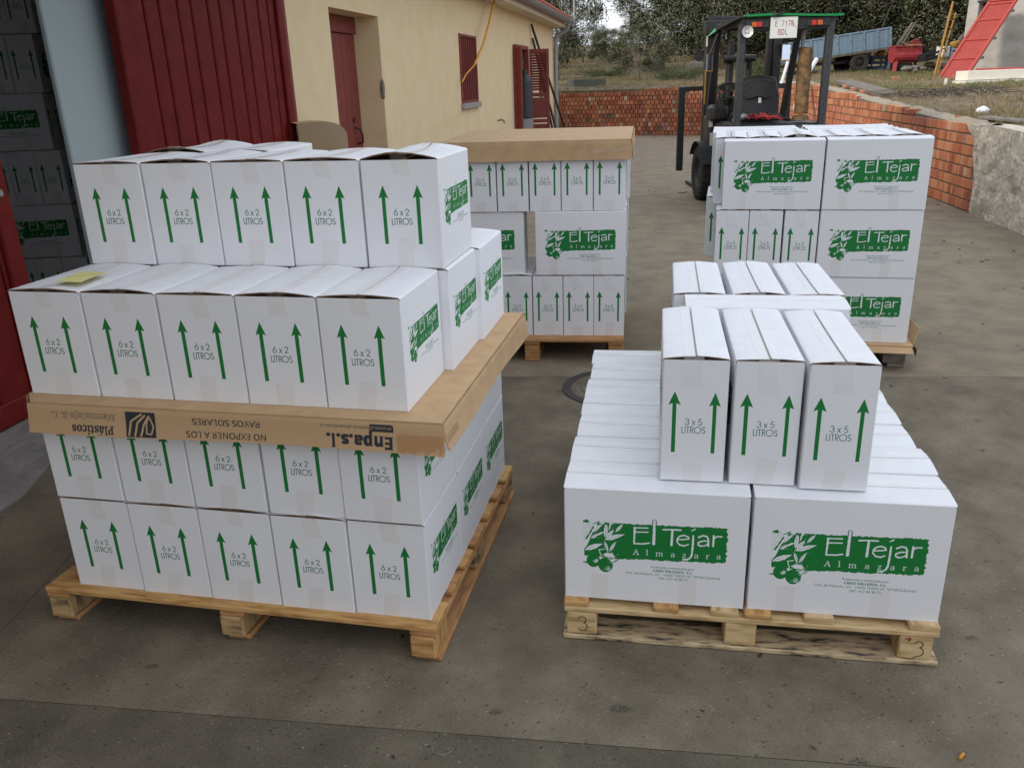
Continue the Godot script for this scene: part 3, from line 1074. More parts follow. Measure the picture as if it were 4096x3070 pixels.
func stack_a() -> void:
	var F := frame_of(-1.3807, -2.2412, -0.2193)
	var p := thing("wooden_pallet", "yellowish wooden pallet whose blocks stand clear in front, under the 6 x 2 litros boxes", "pallet", F.origin, -0.2193, "wooden pallets under the boxes")
	var x0 := -0.098
	var x1 := 1.177
	var W := x1 - x0
	var xc := (x0 + x1) * 0.5
	# deck boards run along the front, back to front
	for q in [[-0.035, 0.13], [-0.20, 0.10], [-0.345, 0.10], [-0.50, 0.14], [-0.66, 0.10], [-0.81, 0.10], [-0.965, 0.13]]:
		plank("deck_board", p, Vector3(W, 0.019, q[1]), Vector3(xc, 0.1155, q[0]), M.wood0 if rng.randf() < 0.65 else M.wood4, 0)
	for x in [x0 + 0.040, xc + 0.0, x1 - 0.040]:
		plank("stringer", p, Vector3(0.080, 0.017, 1.06), Vector3(x, 0.0970, -0.502), M.wood4, 2)
		for z in [-0.032, -0.50, -0.97]:
			plank("block", p, Vector3(0.076, 0.070, 0.125), Vector3(x + rng.randf_range(-0.004, 0.004), 0.053, z), M.wood2 if rng.randf() < 0.6 else M.wood0, 0 if z > -0.1 else 2, 0.005)
		plank("bottom_board", p, Vector3(0.080, 0.0165, 1.04), Vector3(x + 0.006, 0.0085, -0.505), M.wood4, 2)
	var who := "the stack by the red doors"
	var rows := ["bottom row", "row under the tray"]
	for j in 2:
		var y := 0.1255 + H6 * j
		for k in 5:
			carton("six", rng.randi() % 3, F, k * W6, y, rng.randf_range(-0.003, 0.003), false, "white box, %s from left, %s of %s" % [ORD[k], rows[j], who], "6 x 2 litros boxes")
		for i in [1, 2]:
			carton("six", rng.randi() % 3, F, 4 * W6 - (0.004 if i == 2 else 0.0), y, -i * D6 - 0.001, false, "white box showing its side logo, %s, %s of the doors stack" % ["middle" if i == 1 else "rearmost", rows[j]], "6 x 2 litros boxes")
	# the brown tray that lies upside down half way up
	var lid := thing("cardboard_tray", "brown cardboard tray turned upside down between white boxes, with upside-down black print", "tray", F * Vector3(0, 0.7485, 0), -0.2193, "brown cardboard trays")
	tray(lid, -0.035, 1.236, -1.035, 0.031, 0.083, true)
	var y3 := 0.7535
	for k in 5:
		carton("six", [2, 1, 0, 1, 2][k], F, -0.0276 + k * W6, y3, -0.030, false, "white 6 x 2 litros box, %s from left, row standing on the brown tray" % ORD[k], "6 x 2 litros boxes")
	carton("six", 0, F, 1.157 - W6, y3, -0.030 - D6, false, "white box behind the front row on the brown tray, showing its side logo", "6 x 2 litros boxes")
	carton("six", 1, F, 1.171 - W6, y3, -0.680, false, "white 6 x 2 litros box alone at the rear right corner of the brown tray", "6 x 2 litros boxes")
	# what carries the upper row from behind
	for k in 4:
		carton("six", rng.randi() % 3, F, -0.02 + k * W6, y3, -0.030 - D6 - 0.004, false, "white 6 x 2 litros box, %s from left, second row deep on the brown tray" % ORD[k], "6 x 2 litros boxes")
	for k in 2:
		carton("six", rng.randi() % 3, F, -0.01 + k * W6, y3, -0.712, false, "white 6 x 2 litros box, %s from left, third row deep on the brown tray" % ORD[k], "6 x 2 litros boxes")
	var y4 := y3 + H6
	for k in 5:
		carton("six", [0, 1, 0, 2, 3][k], F, -0.0112 + k * W6, y4, -0.3656, false, "white 6 x 2 litros box, %s from left, topmost row by the red doors" % ORD[k], "6 x 2 litros boxes")
	for k in 2:
		carton("six", 3 - k, F, 0.004 + k * (W6 + 0.002), y4 + 0.002, -0.7045, false, "white 6 x 2 litros box, %s from left, behind the topmost row near the doors" % ORD[k], "6 x 2 litros boxes")
	# the slip of yellow paper
	var nb := MB.new()
	var nq := [Vector3(0.100, 0, -0.075), Vector3(0.188, 0, -0.068), Vector3(0.168, 0, -0.205), Vector3(0.080, 0, -0.205)]
	nb.sheet(func(u: float, v: float) -> Vector3: return (nq[0] as Vector3).lerp(nq[1], u).lerp((nq[3] as Vector3).lerp(nq[2], u), v) + Vector3(0, 0.0012 * sin(v * 5.0) + 0.001, 0), 3, 4, Vector3.UP)
	var note := obj("paper_note", nb.done(M.note_paper), null, F * Vector3(0, y4 + 0.0115, 0))
	note.rotation.y = -0.2193
	tag(note, "yellow paper note lying on the leftmost box above the brown tray", "paper note")
	var wb := MB.new()
	for k in 9:
		var a := Vector3(0.105 + k * 0.007, 0.0034, -0.118 - k * 0.0055)
		wb.bar(a, a + Vector3(0.0045, 0, rng.randf_range(-0.005, 0.003)), 0.0012, 0.0004, 0.0)
	obj("handwriting", wb.done(mat(lin(.30, .29, .22), 0.9)), note)


# an upside-down cardboard tray: lid panel and four hanging flaps
func tray(lid: Node3D, x0: float, x1: float, z0: float, z1: float, h: float, printed: bool) -> void:
	var t := 0.004
	var c := 0.055
	var b := MB.new()
	var plan := PackedVector2Array([Vector2(x0 + c, z1), Vector2(x1, z1), Vector2(x1, z0), Vector2(x0, z0), Vector2(x0, z1 - 0.06)]) if printed else PackedVector2Array([Vector2(x0, z1), Vector2(x1, z1), Vector2(x1, z0), Vector2(x0, z0)])
	b.prism(plan, -0.001, t, Vector3.ZERO, Basis(Vector3(1, 0, 0), Vector3(0, 0, 1), Vector3(0, 1, 0)))
	obj("lid_panel", b.done(M.kraft), lid)
	var nn := plan.size()
	for k in nn:
		var a := plan[k]
		var e := plan[(k + 1) % nn]
		var A := Vector3(a.x, 0, a.y)
		var E := Vector3(e.x, 0, e.y)
		var d := (E - A).normalized()
		var out := Vector3(-d.z, 0, d.x)
		if out.dot((A + E) * 0.5 - Vector3((x0 + x1) * 0.5, 0, (z0 + z1) * 0.5)) < 0:
			out = -out
		var len := A.distance_to(E)
		if len < 0.02:
			continue
		var flare: float = 0.010 if printed else 0.006
		var front: bool = absf(out.z) > 0.9 and out.z > 0
		var right: bool = out.x > 0.9
		var droop := func(u: float) -> float: return 0.0
		if right and printed:
			# the right flap rises towards its rear corner
			droop = func(u: float) -> float: return -0.012 * (1.0 - u) + 0.004 * sin(u * 9.0)
		elif front and printed:
			droop = func(u: float) -> float: return 0.003 * sin(u * 6.0 + 1.0)
		var S := func(u: float, v: float) -> Vector3:
			var p := A.lerp(E, u * 1.012 - 0.006)
			var bow := 0.004 * sin(u * PI * 2.0 + 0.6) * v
			return p + out * (0.0035 + flare * v * v + bow + 0.003 * sin(minf(v * 5.0, 1.0) * PI * 0.5)) + Vector3(0, 0.003 - 0.003 * (1.0 - minf(v * 6.0, 1.0)) - v * (h + droop.call(u)), 0)
		var fm := ArrayMesh.new()
		var fb := MB.new()
		fb.sheet(S, 18, 7, out, func(q: Vector2) -> Vector2: return Vector2(1.0 - (q.x if (e - a).x > 0 else 1.0 - q.x), 1.0 - q.y) if front and printed else Vector2(q.x * len, q.y * h))
		var fmat: Material = M.kraft
		if front and printed:
			fmat = M.lid_print
		fm = fb.done(fmat, fm)
		fb = MB.new()
		fb.sheet(func(u: float, v: float) -> Vector3: return S.call(u, v) - out * t, 18, 7, -out)
		for q in 18:
			var p1: Vector3 = S.call(q / 18.0, 1.0)
			var p2: Vector3 = S.call((q + 1) / 18.0, 1.0)
			fb.quad(p1, p2, p2 - out * t, p1 - out * t, Vector3.DOWN)
		for u in [0.0, 1.0]:
			for q in 7:
				var p1: Vector3 = S.call(u, q / 7.0)
				var p2: Vector3 = S.call(u, (q + 1) / 7.0)
				fb.quad(p1, p2, p2 - out * t, p1 - out * t, d * (u * 2.0 - 1.0))
		fm = fb.done(M.kraft_dark if not printed else M.kraft, fm)
		obj("printed_flap" if front and printed else "flap", fm, lid)
	if printed:
		# clear tape wrapped round the near right corner
		var tb := MB.new()
		tb.sheet(func(u: float, v: float) -> Vector3: return Vector3(x1 - 0.12 + u * 0.125, -0.028 - v * 0.05, z1 + 0.0125 + 0.004 * v + 0.0015 * sin(u * 21.0 + v * 7.0)), 14, 4, Vector3(0, 0, 1))
		tb.sheet(func(u: float, v: float) -> Vector3: return Vector3(x1 + 0.0125 + 0.004 * v, -0.028 - v * 0.05, z1 - u * 0.10), 8, 4, Vector3(1, 0, 0))
		obj("tape", tb.done(M.tape_brown), lid)


func stack_d() -> void:
	var F := frame_of(0.1333, -2.0833, -0.1784)
	var p := thing("wooden_pallet", "pale wooden pallet with the numeral 3 handwritten on two front blocks", "pallet", F.origin, -0.1784, "wooden pallets under the boxes")
	var W := 1.032
	var Z0 := -1.24
	var Z1 := 0.022
	var zc := (Z0 + Z1) * 0.5
	for q in [[0.0, 0.072], [0.258, 0.072], [0.42, 0.078], [0.512, 0.076], [0.676, 0.080], [0.952, 0.080]]:
		plank("deck_board", p, Vector3(q[1], 0.018, Z1 - Z0), Vector3(q[0] + q[1] * 0.5, 0.119, zc), M.wood1 if rng.randf() < 0.6 else M.wood0, 2)
	for z in [Z1 - 0.045, zc, Z0 + 0.045]:
		plank("stringer", p, Vector3(W, 0.019, 0.09), Vector3(W * 0.5, 0.1003, z), M.wood1, 0)
		for x in [0.052, 0.505, 0.975]:
			plank("block", p, Vector3(0.088, 0.0745, 0.088), Vector3(x, 0.0535, z), M.wood1, 0, 0.004)
		plank("bottom_board", p, Vector3(W + 0.012, 0.0165, 0.098), Vector3(W * 0.5 + 0.002, 0.0083, z), M.wood_stained, 0)
	# handwriting on the outer blocks
	var zf := Z1 - 0.0008
	for q in [[0.054, 0.0], [0.982, 0.12]]:
		var mb := MB.new()
		var pts := []
		for k in 9:
			var t := deg_to_rad(lerpf(165.0, -75.0, k / 8.0))
			pts.append(Vector3(q[0] + cos(t) * 0.0115, 0.0665 + sin(t) * 0.0105, zf))
		for k in 10:
			var t := deg_to_rad(lerpf(80.0, -150.0 if q[1] == 0.0 else -100.0, k / 9.0))
			pts.append(Vector3(q[0] + 0.001 + cos(t) * 0.014, 0.0425 + sin(t) * 0.0145, zf))
		if q[1] > 0.0:
			pts.append(Vector3(q[0] - 0.010, 0.021, zf))
		var line := []
		for v in pts:
			line.append(v)
		for k in line.size() - 1:
			mb.bar(line[k], line[k + 1], 0.0007, 0.0026, 0.0)
		obj("handwritten_numeral", mb.done(M.marker), p)
	var rb := MB.new()
	for k in 14:
		var a := Vector3(0.940 + rng.randf() * 0.020, 0.078 + rng.randf() * 0.010, zf)
		rb.bar(a, a + Vector3(rng.randf_range(0.003, 0.008), rng.randf_range(-0.003, 0.003), 0), 0.0007, rng.randf_range(0.001, 0.003), 0.0)
	obj("red_mark", rb.done(M.marker_red), p)
	var g := "3 x 5 litros boxes"
	var y := 0.1285
	var rowname := ["front", "second", "third", "fourth", "fifth", "sixth", "rear"]
	for j in 7:
		for k in 2:
			var lz := -0.1815 * j + (rng.randf_range(-0.004, 0.004) if j else 0.0)
			carton("three", rng.randi() % 3, F, (0.0 if k == 0 else 0.519) + rng.randf_range(-0.006, 0.006) * (1.0 if j else 0.0), y, lz, true, "white box lying crosswise, %s row, %s half, pallet marked 3" % [rowname[j], "left" if k == 0 else "right"], g)
	var y2 := y + H3 + 0.004
	for k in 3:
		carton("three", [1, 0, 2][k], F, [0.263, 0.452, 0.638][k], y2, [-0.060, -0.058, -0.044][k], false, "upright 3 x 5 litros box, %s of the front trio atop the low load" % ["left", "middle", "right"][k], g)
	carton("three", 1, F, 0.337, y2, -0.590, true, "lone white box lying across between the two upright trios", g)
	for k in 3:
		carton("three", [2, 1, 0][k], F, [0.303, 0.500, 0.690][k], y2, [-0.770, -0.770, -0.764][k], false, "upright white box, %s of the rear trio atop the low load" % ["left", "middle", "right"][k], g)


func stack_b() -> void:
	var F := frame_of(0.6682, -4.6527, -0.1415)
	var p := thing("wooden_pallet", "orange-brown wooden pallet in deep shade, below the far boxes with the plain brown lid", "pallet", F.origin, -0.1415, "wooden pallets under the boxes")
	for q in [-0.0, -0.16, -0.31, -0.47, -0.63, -0.79, -0.95]:
		plank("deck_board", p, Vector3(1.12, 0.020, 0.11), Vector3(-0.565, 0.132, q + 0.03), M.wood4, 0)
	for x in [-1.08, -0.54, -0.05]:
		plank("stringer", p, Vector3(0.088, 0.018, 1.08), Vector3(x, 0.113, -0.46), M.wood4, 2)
		for z in [0.01, -0.46, -0.93]:
			plank("block", p, Vector3(0.084, 0.086, 0.12), Vector3(x, 0.061, z), M.wood4, 2)
		plank("bottom_board", p, Vector3(0.088, 0.017, 1.06), Vector3(x, 0.009, -0.46), M.wood4, 2)
	var g := "3 x 5 litros boxes"
	var who := "the far lidded stack"
	var y := 0.1425
	for k in 6:
		carton("three", rng.randi() % 3, F, -W3 * (k + 1) - 0.001, y, 0.008, false, "upright white box, %s from right, bottom row of %s" % [ORD[k], who], g)
	carton("three", 1, F, -L3, y + H3, 0.012, true, "box with a whole green logo, middle row of %s" % who, g)
	carton("three", 2, F, -L3 * 2.0 - 0.062, y + H3, -0.006, true, "box with half hidden logo, middle row of %s" % who, g)
	for k in 6:
		carton("three", rng.randi() % 3, F, -0.001 - (W3 + 0.0015) * (k + 1), y + 2.0 * H3, 0.006, false, "upright white box, %s from right, just under the plain brown lid" % ORD[k], g)
	# the right flank, behind the front rows
	for q in [[0, -0.512, false, 0.012], [1, -0.172, false, 0.004], [1, -0.692, false, 0.016], [2, -0.512, false, 0.022]]:
		carton("three", 1, F, -W3 + q[3], y + H3 * q[0], q[1], q[2], "box on the right flank of %s, %s layer, %s" % [who, ["bottom", "middle", "top"][q[0]], "rear" if q[1] < -0.4 else "near"], g)
	var lid := thing("cardboard_tray", "plain brown cardboard lid capping the far stack of 3 x 5 litros boxes", "tray", Vector3(0.684, 1.246, -4.618), -0.160, "brown cardboard trays")
	tray(lid, -1.075, 0.0, -1.224, 0.0, 0.105, false)
	var sb := MB.new()
	for k in 5:
		var a := Vector3(-0.20 + k * 0.035, -0.05 - 0.004 * k, 0.0155)
		var pts := [a]
		for e in 4:
			pts.append(pts[e] + Vector3(rng.randf_range(0.004, 0.02), rng.randf_range(-0.012, 0.014), 0.0))
		sb.tube(pts, 0.0007, -1.0, 4)
	obj("torn_tape", sb.done(M.white_plastic), lid)
	var pb := MB.new()
	for q in [[0.05, 0.06], [0.14, 0.03], [0.19, 0.05], [0.42, 0.04]]:
		pb.quad(Vector3(0.0135, -0.03, -q[0]), Vector3(0.0135, -0.03, -q[0] - 0.025), Vector3(0.0165, -0.03 - q[1], -q[0] - 0.025), Vector3(0.0165, -0.03 - q[1], -q[0]), Vector3(1, 0, 0))
	obj("printed_mark", pb.done(mat(lin(.20, .16, .12), 0.8)), lid)


func stack_c() -> void:
	var F := frame_of(2.1786, -4.3371, -0.2501)
	var p := thing("wooden_pallet", "weathered grey wooden pallet under the stack in front of the forklift", "pallet", F.origin, -0.2501, "wooden pallets under the boxes")
	for q in [-0.03, -0.18, -0.33, -0.48, -0.63, -0.78, -0.93, -1.08]:
		plank("deck_board", p, Vector3(1.1, 0.02, 0.11), Vector3(-0.53, 0.125, q), M.wood3, 0)
	for x in [-1.02, -0.54, -0.058]:
		plank("stringer", p, Vector3(0.10, 0.018, 1.16), Vector3(x, 0.1055, -0.55), M.wood3, 2)
		for z in [-0.04, -0.55, -1.06]:
			plank("block", p, Vector3(0.118, 0.072, 0.12), Vector3(x, 0.0600, z), M.wood3, 0)
		plank("bottom_board", p, Vector3(0.09, 0.021, 1.14), Vector3(x + 0.012, 0.0115, -0.55), M.wood3, 2)
	var sheet := thing("cardboard_sheet", "brown cardboard sheet with bent down edges under the stack before the forklift", "cardboard", F * Vector3(0, 0.1365, 0), -0.2501)
	obj("panel", boxmesh(Vector3(1.14, 0.004, 1.26), M.kraft, 0.0, 0, Vector3(-0.545, 0.0, -0.57)), sheet)
	var cb := MB.new()
	cb.box(Vector3(-0.53, -0.012, 0.078), Vector3(1.09, 0.004, 0.085), 0.0, Basis(Vector3.RIGHT, 0.30))
	obj("flap", cb.done(M.kraft), sheet)
	cb = MB.new()
	cb.prism(PackedVector2Array([Vector2(0.02, 0.0), Vector2(0.40, 0.0), Vector2(0.38, 0.075), Vector2(0.05, 0.085)]), 0.0, 0.004, Vector3(0.028, 0, 0.03), Basis(Vector3(0, 0, -1), Vector3(0.35, 0.93, 0).normalized(), Vector3(0.93, -0.35, 0).normalized()))
	obj("flap", cb.done(M.kraft), sheet)
	cb = MB.new()
	cb.prism(PackedVector2Array([Vector2(-0.06, 0.0), Vector2(0.10, 0.0), Vector2(0.02, -0.07)]), 0.0, 0.004, Vector3(0.032, -0.002, 0.03), Basis(Vector3(0, 0, -1), Vector3(-0.25, 0.96, 0).normalized(), Vector3(0.96, 0.25, 0).normalized()))
	obj("corner_flap", cb.done(M.kraft_dark), sheet)
	var g := "3 x 5 litros boxes"
	var who := "the stack before the forklift"
	var y := 0.1395
	carton("three", 0, F, -L3, y, 0.006, true, "box with green logo, bottom right of %s" % who, g)
	for k in 3:
		carton("three", rng.randi() % 3, F, -1.045 + k * (W3 + 0.001), y, 0.010, false, "upright box, %s from left, bottom layer of %s" % [ORD[k], who], g)
	carton("three", 1, F, -L3 - 0.001, y + H3, 0.010, true, "box with green logo, middle layer of %s" % who, g)
	for k in 3:
		carton("three", [0, 1, 0][k], F, -1.058 + k * (W3 + 0.0015), y + H3, 0.012, false, "upright box, %s from left, middle layer of %s" % [ORD[k], who], g)
	var y3 := y + H3 * 2.0
	carton("three", 1, F, -L3, y3, 0.014, true, "topmost front box, right one, of %s" % who, g)
	carton("three", 0, F, -1.030, y3, 0.012, true, "topmost front box, left one, of %s" % who, g)
	for k in 6:
		carton("three", [2, 1, 3, 0, 2, 1][k], F, -1.083 + k * (W3 + 0.0022), y3 + 0.003, -0.180, false, "box %s from left, second row on top of %s" % [ORD[k], who], g)
	for j in 3:
		carton("three", 1, F, -L3 - 0.035, y3, -0.712 - j * 0.182, true, "right long box, %s from the rear, on top of %s" % [["third", "second", "last"][j], who], g)
		carton("three", 2, F, -L3 * 2.0 - 0.075, y3 + 0.002, -0.708 - j * 0.182, true, "left long box, %s from the rear, on top of %s" % [["third", "second", "last"][j], who], g)
	# the left flank below
	carton("three", 1, F, -1.120, y + H3, -0.530, false, "box on the left flank of %s, middle layer" % who, g)


# ---------------------------------------------------------------- the yard
func yard() -> void:
	# one sheet to the horizon, with the yard's own concrete slabs on it
	var g := MB.new()
	g.quad(Vector3(-400, -0.03, 300), Vector3(400, -0.03, 300), Vector3(400, -0.03, -400), Vector3(-400, -0.03, -400), Vector3.UP)
	struct("ground", g.done(M.joint), "bare ground under and around the concrete yard")
	var yd := Node3D.new()
	yd.name = numbered("pavement")
	add_child(yd)
	tag(yd, "worn brown concrete paving of the yard, cast in large slabs", "", "", "structure")
	var gap := 0.003
	# cross joints run from the left wall to the right wall, tilted as in the picture
	var lines := [[6.0, 6.0], [-1.66, 0.15], [-4.40, 0.105], [-9.6, 0.08], [-15.2, 0.08], [-27.5, 0.0]]
	for k in lines.size() - 1:
		var za: float = lines[k][0] if k else 6.0
		var sa: float = lines[k][1] if k else 0.0
		var zb: float = lines[k + 1][0]
		var sb: float = lines[k + 1][1]
		var cuts := [-9.0, 9.0]
		if k == 1:
			cuts = [-9.0, -1.62, 9.0]
		elif k > 1:
			cuts = [-9.0, 9.0]
		for c in cuts.size() - 1:
			var x0: float = cuts[c] + gap * 0.5
			var x1: float = cuts[c + 1] - gap * 0.5
			var b := MB.new()
			var A := Vector3(x0, 0, za + sa * x0 - gap * 0.5)
			var B := Vector3(x1, 0, za + sa * x1 - gap * 0.5)
			var C := Vector3(x1, 0, zb + sb * x1 + gap * 0.5)
			var D := Vector3(x0, 0, zb + sb * x0 + gap * 0.5)
			b.quad(A, B, C, D, Vector3.UP)
			for e in [[A, B, Vector3(0, 0, 1)], [B, C, Vector3(1, 0, 0)], [C, D, Vector3(0, 0, -1)], [D, A, Vector3(-1, 0, 0)]]:
				b.quad(e[0], e[1], e[1] + Vector3(0, -0.028, 0), e[0] + Vector3(0, -0.028, 0), e[2])
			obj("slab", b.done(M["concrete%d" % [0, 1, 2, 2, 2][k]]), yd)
	# a strip of paler concrete before the big doors
	var sb2 := MB.new()
	sb2.prism(PackedVector2Array([Vector2(-3.4, -0.9), Vector2(-2.30, -2.0), Vector2(-2.05, -3.10), Vector2(-2.36, -4.9), Vector2(-3.4, -4.6)]), 0.0, 0.008, Vector3.ZERO, Basis(Vector3(1, 0, 0), Vector3(0, 0, 1), Vector3(0, 1, 0)))
	# kept clear of the dark slab in front
	obj("threshold", sb2.done(M.sill_concrete), yd)
	# round iron cover, half hidden by the low load
	var cv := thing("manhole_cover", "round iron manhole cover set in the concrete beside the low load", "manhole cover", Vector3(0.56, 0.0, -4.16))
	var lb := MB.new()
	lb.lathe([Vector2(0.29, 0.0), Vector2(0.29, 0.006), Vector2(0.245, 0.006), Vector2(0.245, 0.001)], Vector3.ZERO, Basis(), 40)
	obj("rim", lb.done(M.iron_cover), cv)
	lb = MB.new()
	lb.lathe([Vector2(0.245, 0.0015), Vector2(0.19, 0.0018), Vector2(0.188, 0.0055), Vector2(0.165, 0.0055), Vector2(0.163, 0.0020), Vector2(0.0, 0.0020)], Vector3.ZERO, Basis(), 40)
	obj("lid", lb.done(M.concrete1), cv)
	for k in 12:
		var a := TAU * k / 12.0
		var d := Vector3(cos(a), 0, sin(a))
		obj("ridge", barmesh(d * 0.05 + Vector3(0, 0.003, 0), d * 0.15 + Vector3(0, 0.003, 0), 0.012, 0.004, M.iron_cover, 0.0), cv)
	# blown bits on the ground: nobody could count them
	var lit := MB.new()
	for k in 420:
		var z := -rng.randf_range(0.9, 17.0)
		var x := rng.randf_range(-1.4, 5.2 - z * 0.08)
		var s := rng.randf_range(0.004, 0.016) * (1.0 if z > -5 else 1.9)
		var a := rng.randf() * TAU
		var d := Vector3(cos(a), 0, sin(a)) * s
		var e := Vector3(-sin(a), 0, cos(a)) * s * rng.randf_range(0.15, 0.5)
		var o := Vector3(x, 0.0015 + rng.randf() * 0.002, z)
		lit.quad(o - d, o + e + Vector3(0, s * 0.3, 0), o + d, o - e, Vector3.UP)
	tag(obj("leaf_litter", lit.done(M.dry_leaf)), "tiny dry leaves and grit blown over the concrete", "", "", "stuff")
	for q in [[-0.02, 4.8, -11.9, 0.05], [0.4, 3.0, -13.5, 0.06], [1.3, 2.2, -9.9, 0.055]]:
		var lb2 := MB.new()
		var o := Vector3(q[1] - 2.3, 0.003, q[2])
		lb2.sheet(func(u: float, v: float) -> Vector3: return o + Vector3((u - 0.5) * q[3] * 2.6, 0.012 * absf(sin(u * 7.0)) * v, (v - 0.5) * q[3] * sin(PI * u)), 6, 3, Vector3.UP)
		tag(obj("dead_leaf", lb2.done(M.dry_leaf)), ["dark dead leaf on the concrete short of the forklift wheel", "dark dead leaf on the concrete beside the lidded stack", "dark dead leaf on the open concrete between the far stacks"][int(q[0] + 0.9)], "leaf", "dead leaves on the yard")
	var bt := thing("cigarette_butt", "orange cigarette butt lying on the concrete at the very front", "cigarette butt", Vector3(1.040, 0.005, -1.545), 0.7)
	obj("filter", tubemesh([Vector3(0, 0, 0), Vector3(0.022, 0, 0)], 0.0042, M.orange_foam), bt)
	obj("ash_end", tubemesh([Vector3(0.022, 0, 0), Vector3(0.031, -0.001, 0.001)], 0.0040, M.ash, 0.0030), bt)
	var wp := []
	for k in 15:
		var t := lerpf(2.6, 6.4, k / 14.0)
		wp.append(Vector3(-0.205 + cos(t) * 0.026, 0.002 + 0.002 * sin(k * 1.3), -1.635 + sin(t) * -0.018))
	tag(obj("wire", tubemesh(wp, 0.0008, M.galvanised, -1.0, 5)), "curl of thin pale wire on the concrete in the foreground", "wire")


# ---------------------------------------------------------------- retaining walls and the bank behind them
const KX := 7.03
const KZ := -22.72


func right_x(z: float) -> float:
	return KX + (z - KZ) * -0.136


func wall_top(z: float) -> float:
	# height of the right wall along its run
	var P := [[4.0, 0.90], [-8.0, 0.93], [-9.6, 0.945], [-11.0, 0.995], [-13.6, 1.10], [-16.8, 1.245], [-19.0, 1.335], [-23.0, 1.335]]
	for k in P.size() - 1:
		if z <= P[k][0] and z >= P[k + 1][0]:
			return lerpf(P[k][1], P[k + 1][1], (P[k][0] - z) / (P[k][0] - P[k + 1][0]))
	return 1.335 if z < -20 else 0.9


func terrain(x: float, z: float) -> float:
	var t := Vector2(x, z).length()
	var P := [[0.0, 0.86], [9.7, 0.90], [12.8, 0.985], [14.8, 1.07], [18.0, 1.19], [21.0, 1.26], [25.0, 1.25], [28.0, 1.29], [33.0, 1.55], [45.0, 2.06], [60.0, 2.7], [80.0, 3.8], [120.0, 5.6], [200.0, 8.5], [420.0, 13.0]]
	var h := 13.0
	for k in P.size() - 1:
		if t >= P[k][0] and t < P[k + 1][0]:
			h = lerpf(P[k][1], P[k + 1][1], (t - P[k][0]) / (P[k + 1][0] - P[k][0]))
	return h


func on_bank(x: float, z: float) -> Vector3:
	return Vector3(x, terrain(x, z), z)


func bank() -> void:
	var n := FastNoiseLite.new()
	n.frequency = 0.35
	n.seed = 3
	n.fractal_octaves = 4
	var nr := Vector3(0.991, 0, 0.135)
	var nb := Vector3(0.492, 0, -0.871)
	var cols := []
	var z := 5.0
	while z > KZ:
		cols.append([Vector3(right_x(z), 0, z), nr])
		z -= 0.5
	for k in 13:
		var a := k / 12.0
		cols.append([Vector3(KX, 0, KZ), nr.lerp(nb, a).normalized()])
	var s := 0.5
	while s < 70.0:
		cols.append([Vector3(KX, 0, KZ) - Vector3(0.871, 0, 0.492) * s, nb])
		s += 0.5 if s < 8.0 else 2.0
	var rows := [0.20, 0.45, 0.8, 1.2, 1.7, 2.3, 3.0, 3.8, 4.7, 5.7, 6.8, 8.2, 10, 12, 14.5, 17.5, 21, 26, 32, 40, 52, 70, 100, 150, 220, 330]
	var b := MB.new()
	var at := func(c: int, r: int) -> Vector3:
		var p: Vector3 = cols[c][0] + cols[c][1] * rows[r]
		var y := terrain(p.x, p.z)
		var edge := smoothstep(0.2, 1.2, rows[r])
		y += n.get_noise_2d(p.x, p.z) * 0.07 * edge * (1.0 + rows[r] * 0.02)
		if rows[r] < 0.5:
			y = minf(y, (wall_top(p.z) if c < 70 else 1.25) - 0.01)
		return Vector3(p.x, y, p.z)
	var P := []
	for c in cols.size():
		var row := []
		for r in rows.size():
			row.append(at.call(c, r))
		P.append(row)
	var N := []
	for c in cols.size():
		var row := []
		for r in rows.size():
			var du: Vector3 = P[mini(c + 1, cols.size() - 1)][r] - P[maxi(c - 1, 0)][r]
			var dv: Vector3 = P[c][mini(r + 1, rows.size() - 1)] - P[c][maxi(r - 1, 0)]
			var m := du.cross(dv)
			m = m.normalized() if m.length() > 1e-6 else Vector3.UP
			row.append(m if m.y > 0 else -m)
		N.append(row)
	for c in cols.size() - 1:
		for r in rows.size() - 1:
			b.quad(P[c][r], P[c + 1][r], P[c + 1][r + 1], P[c][r + 1], Vector3.UP, [], [N[c][r], N[c + 1][r], N[c + 1][r + 1], N[c][r + 1]])
	# its cut face behind the walls
	for c in cols.size() - 1:
		var a: Vector3 = P[c][0]
		var e: Vector3 = P[c + 1][0]
		b.quad(a, e, Vector3(e.x, -0.03, e.z), Vector3(a.x, -0.03, a.z), -cols[c][1])
	struct("terrain", b.done(M.earth), "rough earth bank behind the brick walls, rising to the olive grove")


func brick_tone(r: RandomNumberGenerator, dark: float) -> Color:
	var P := [Color(.60, .215, .105), Color(.65, .25, .13), Color(.54, .18, .09), Color(.66, .30, .17), Color(.46, .15, .08), Color(.60, .22, .13)]
	var c: Color = P[r.randi() % P.size()]
	if r.randf() < 0.05:
		c = Color(.64, .45, .30)
	elif r.randf() < 0.05:
		c = Color(.50, .22, .19)
	var f := r.randf_range(0.85, 1.1) * dark
	return Color(c.r * f, c.g * f, c.b * f)


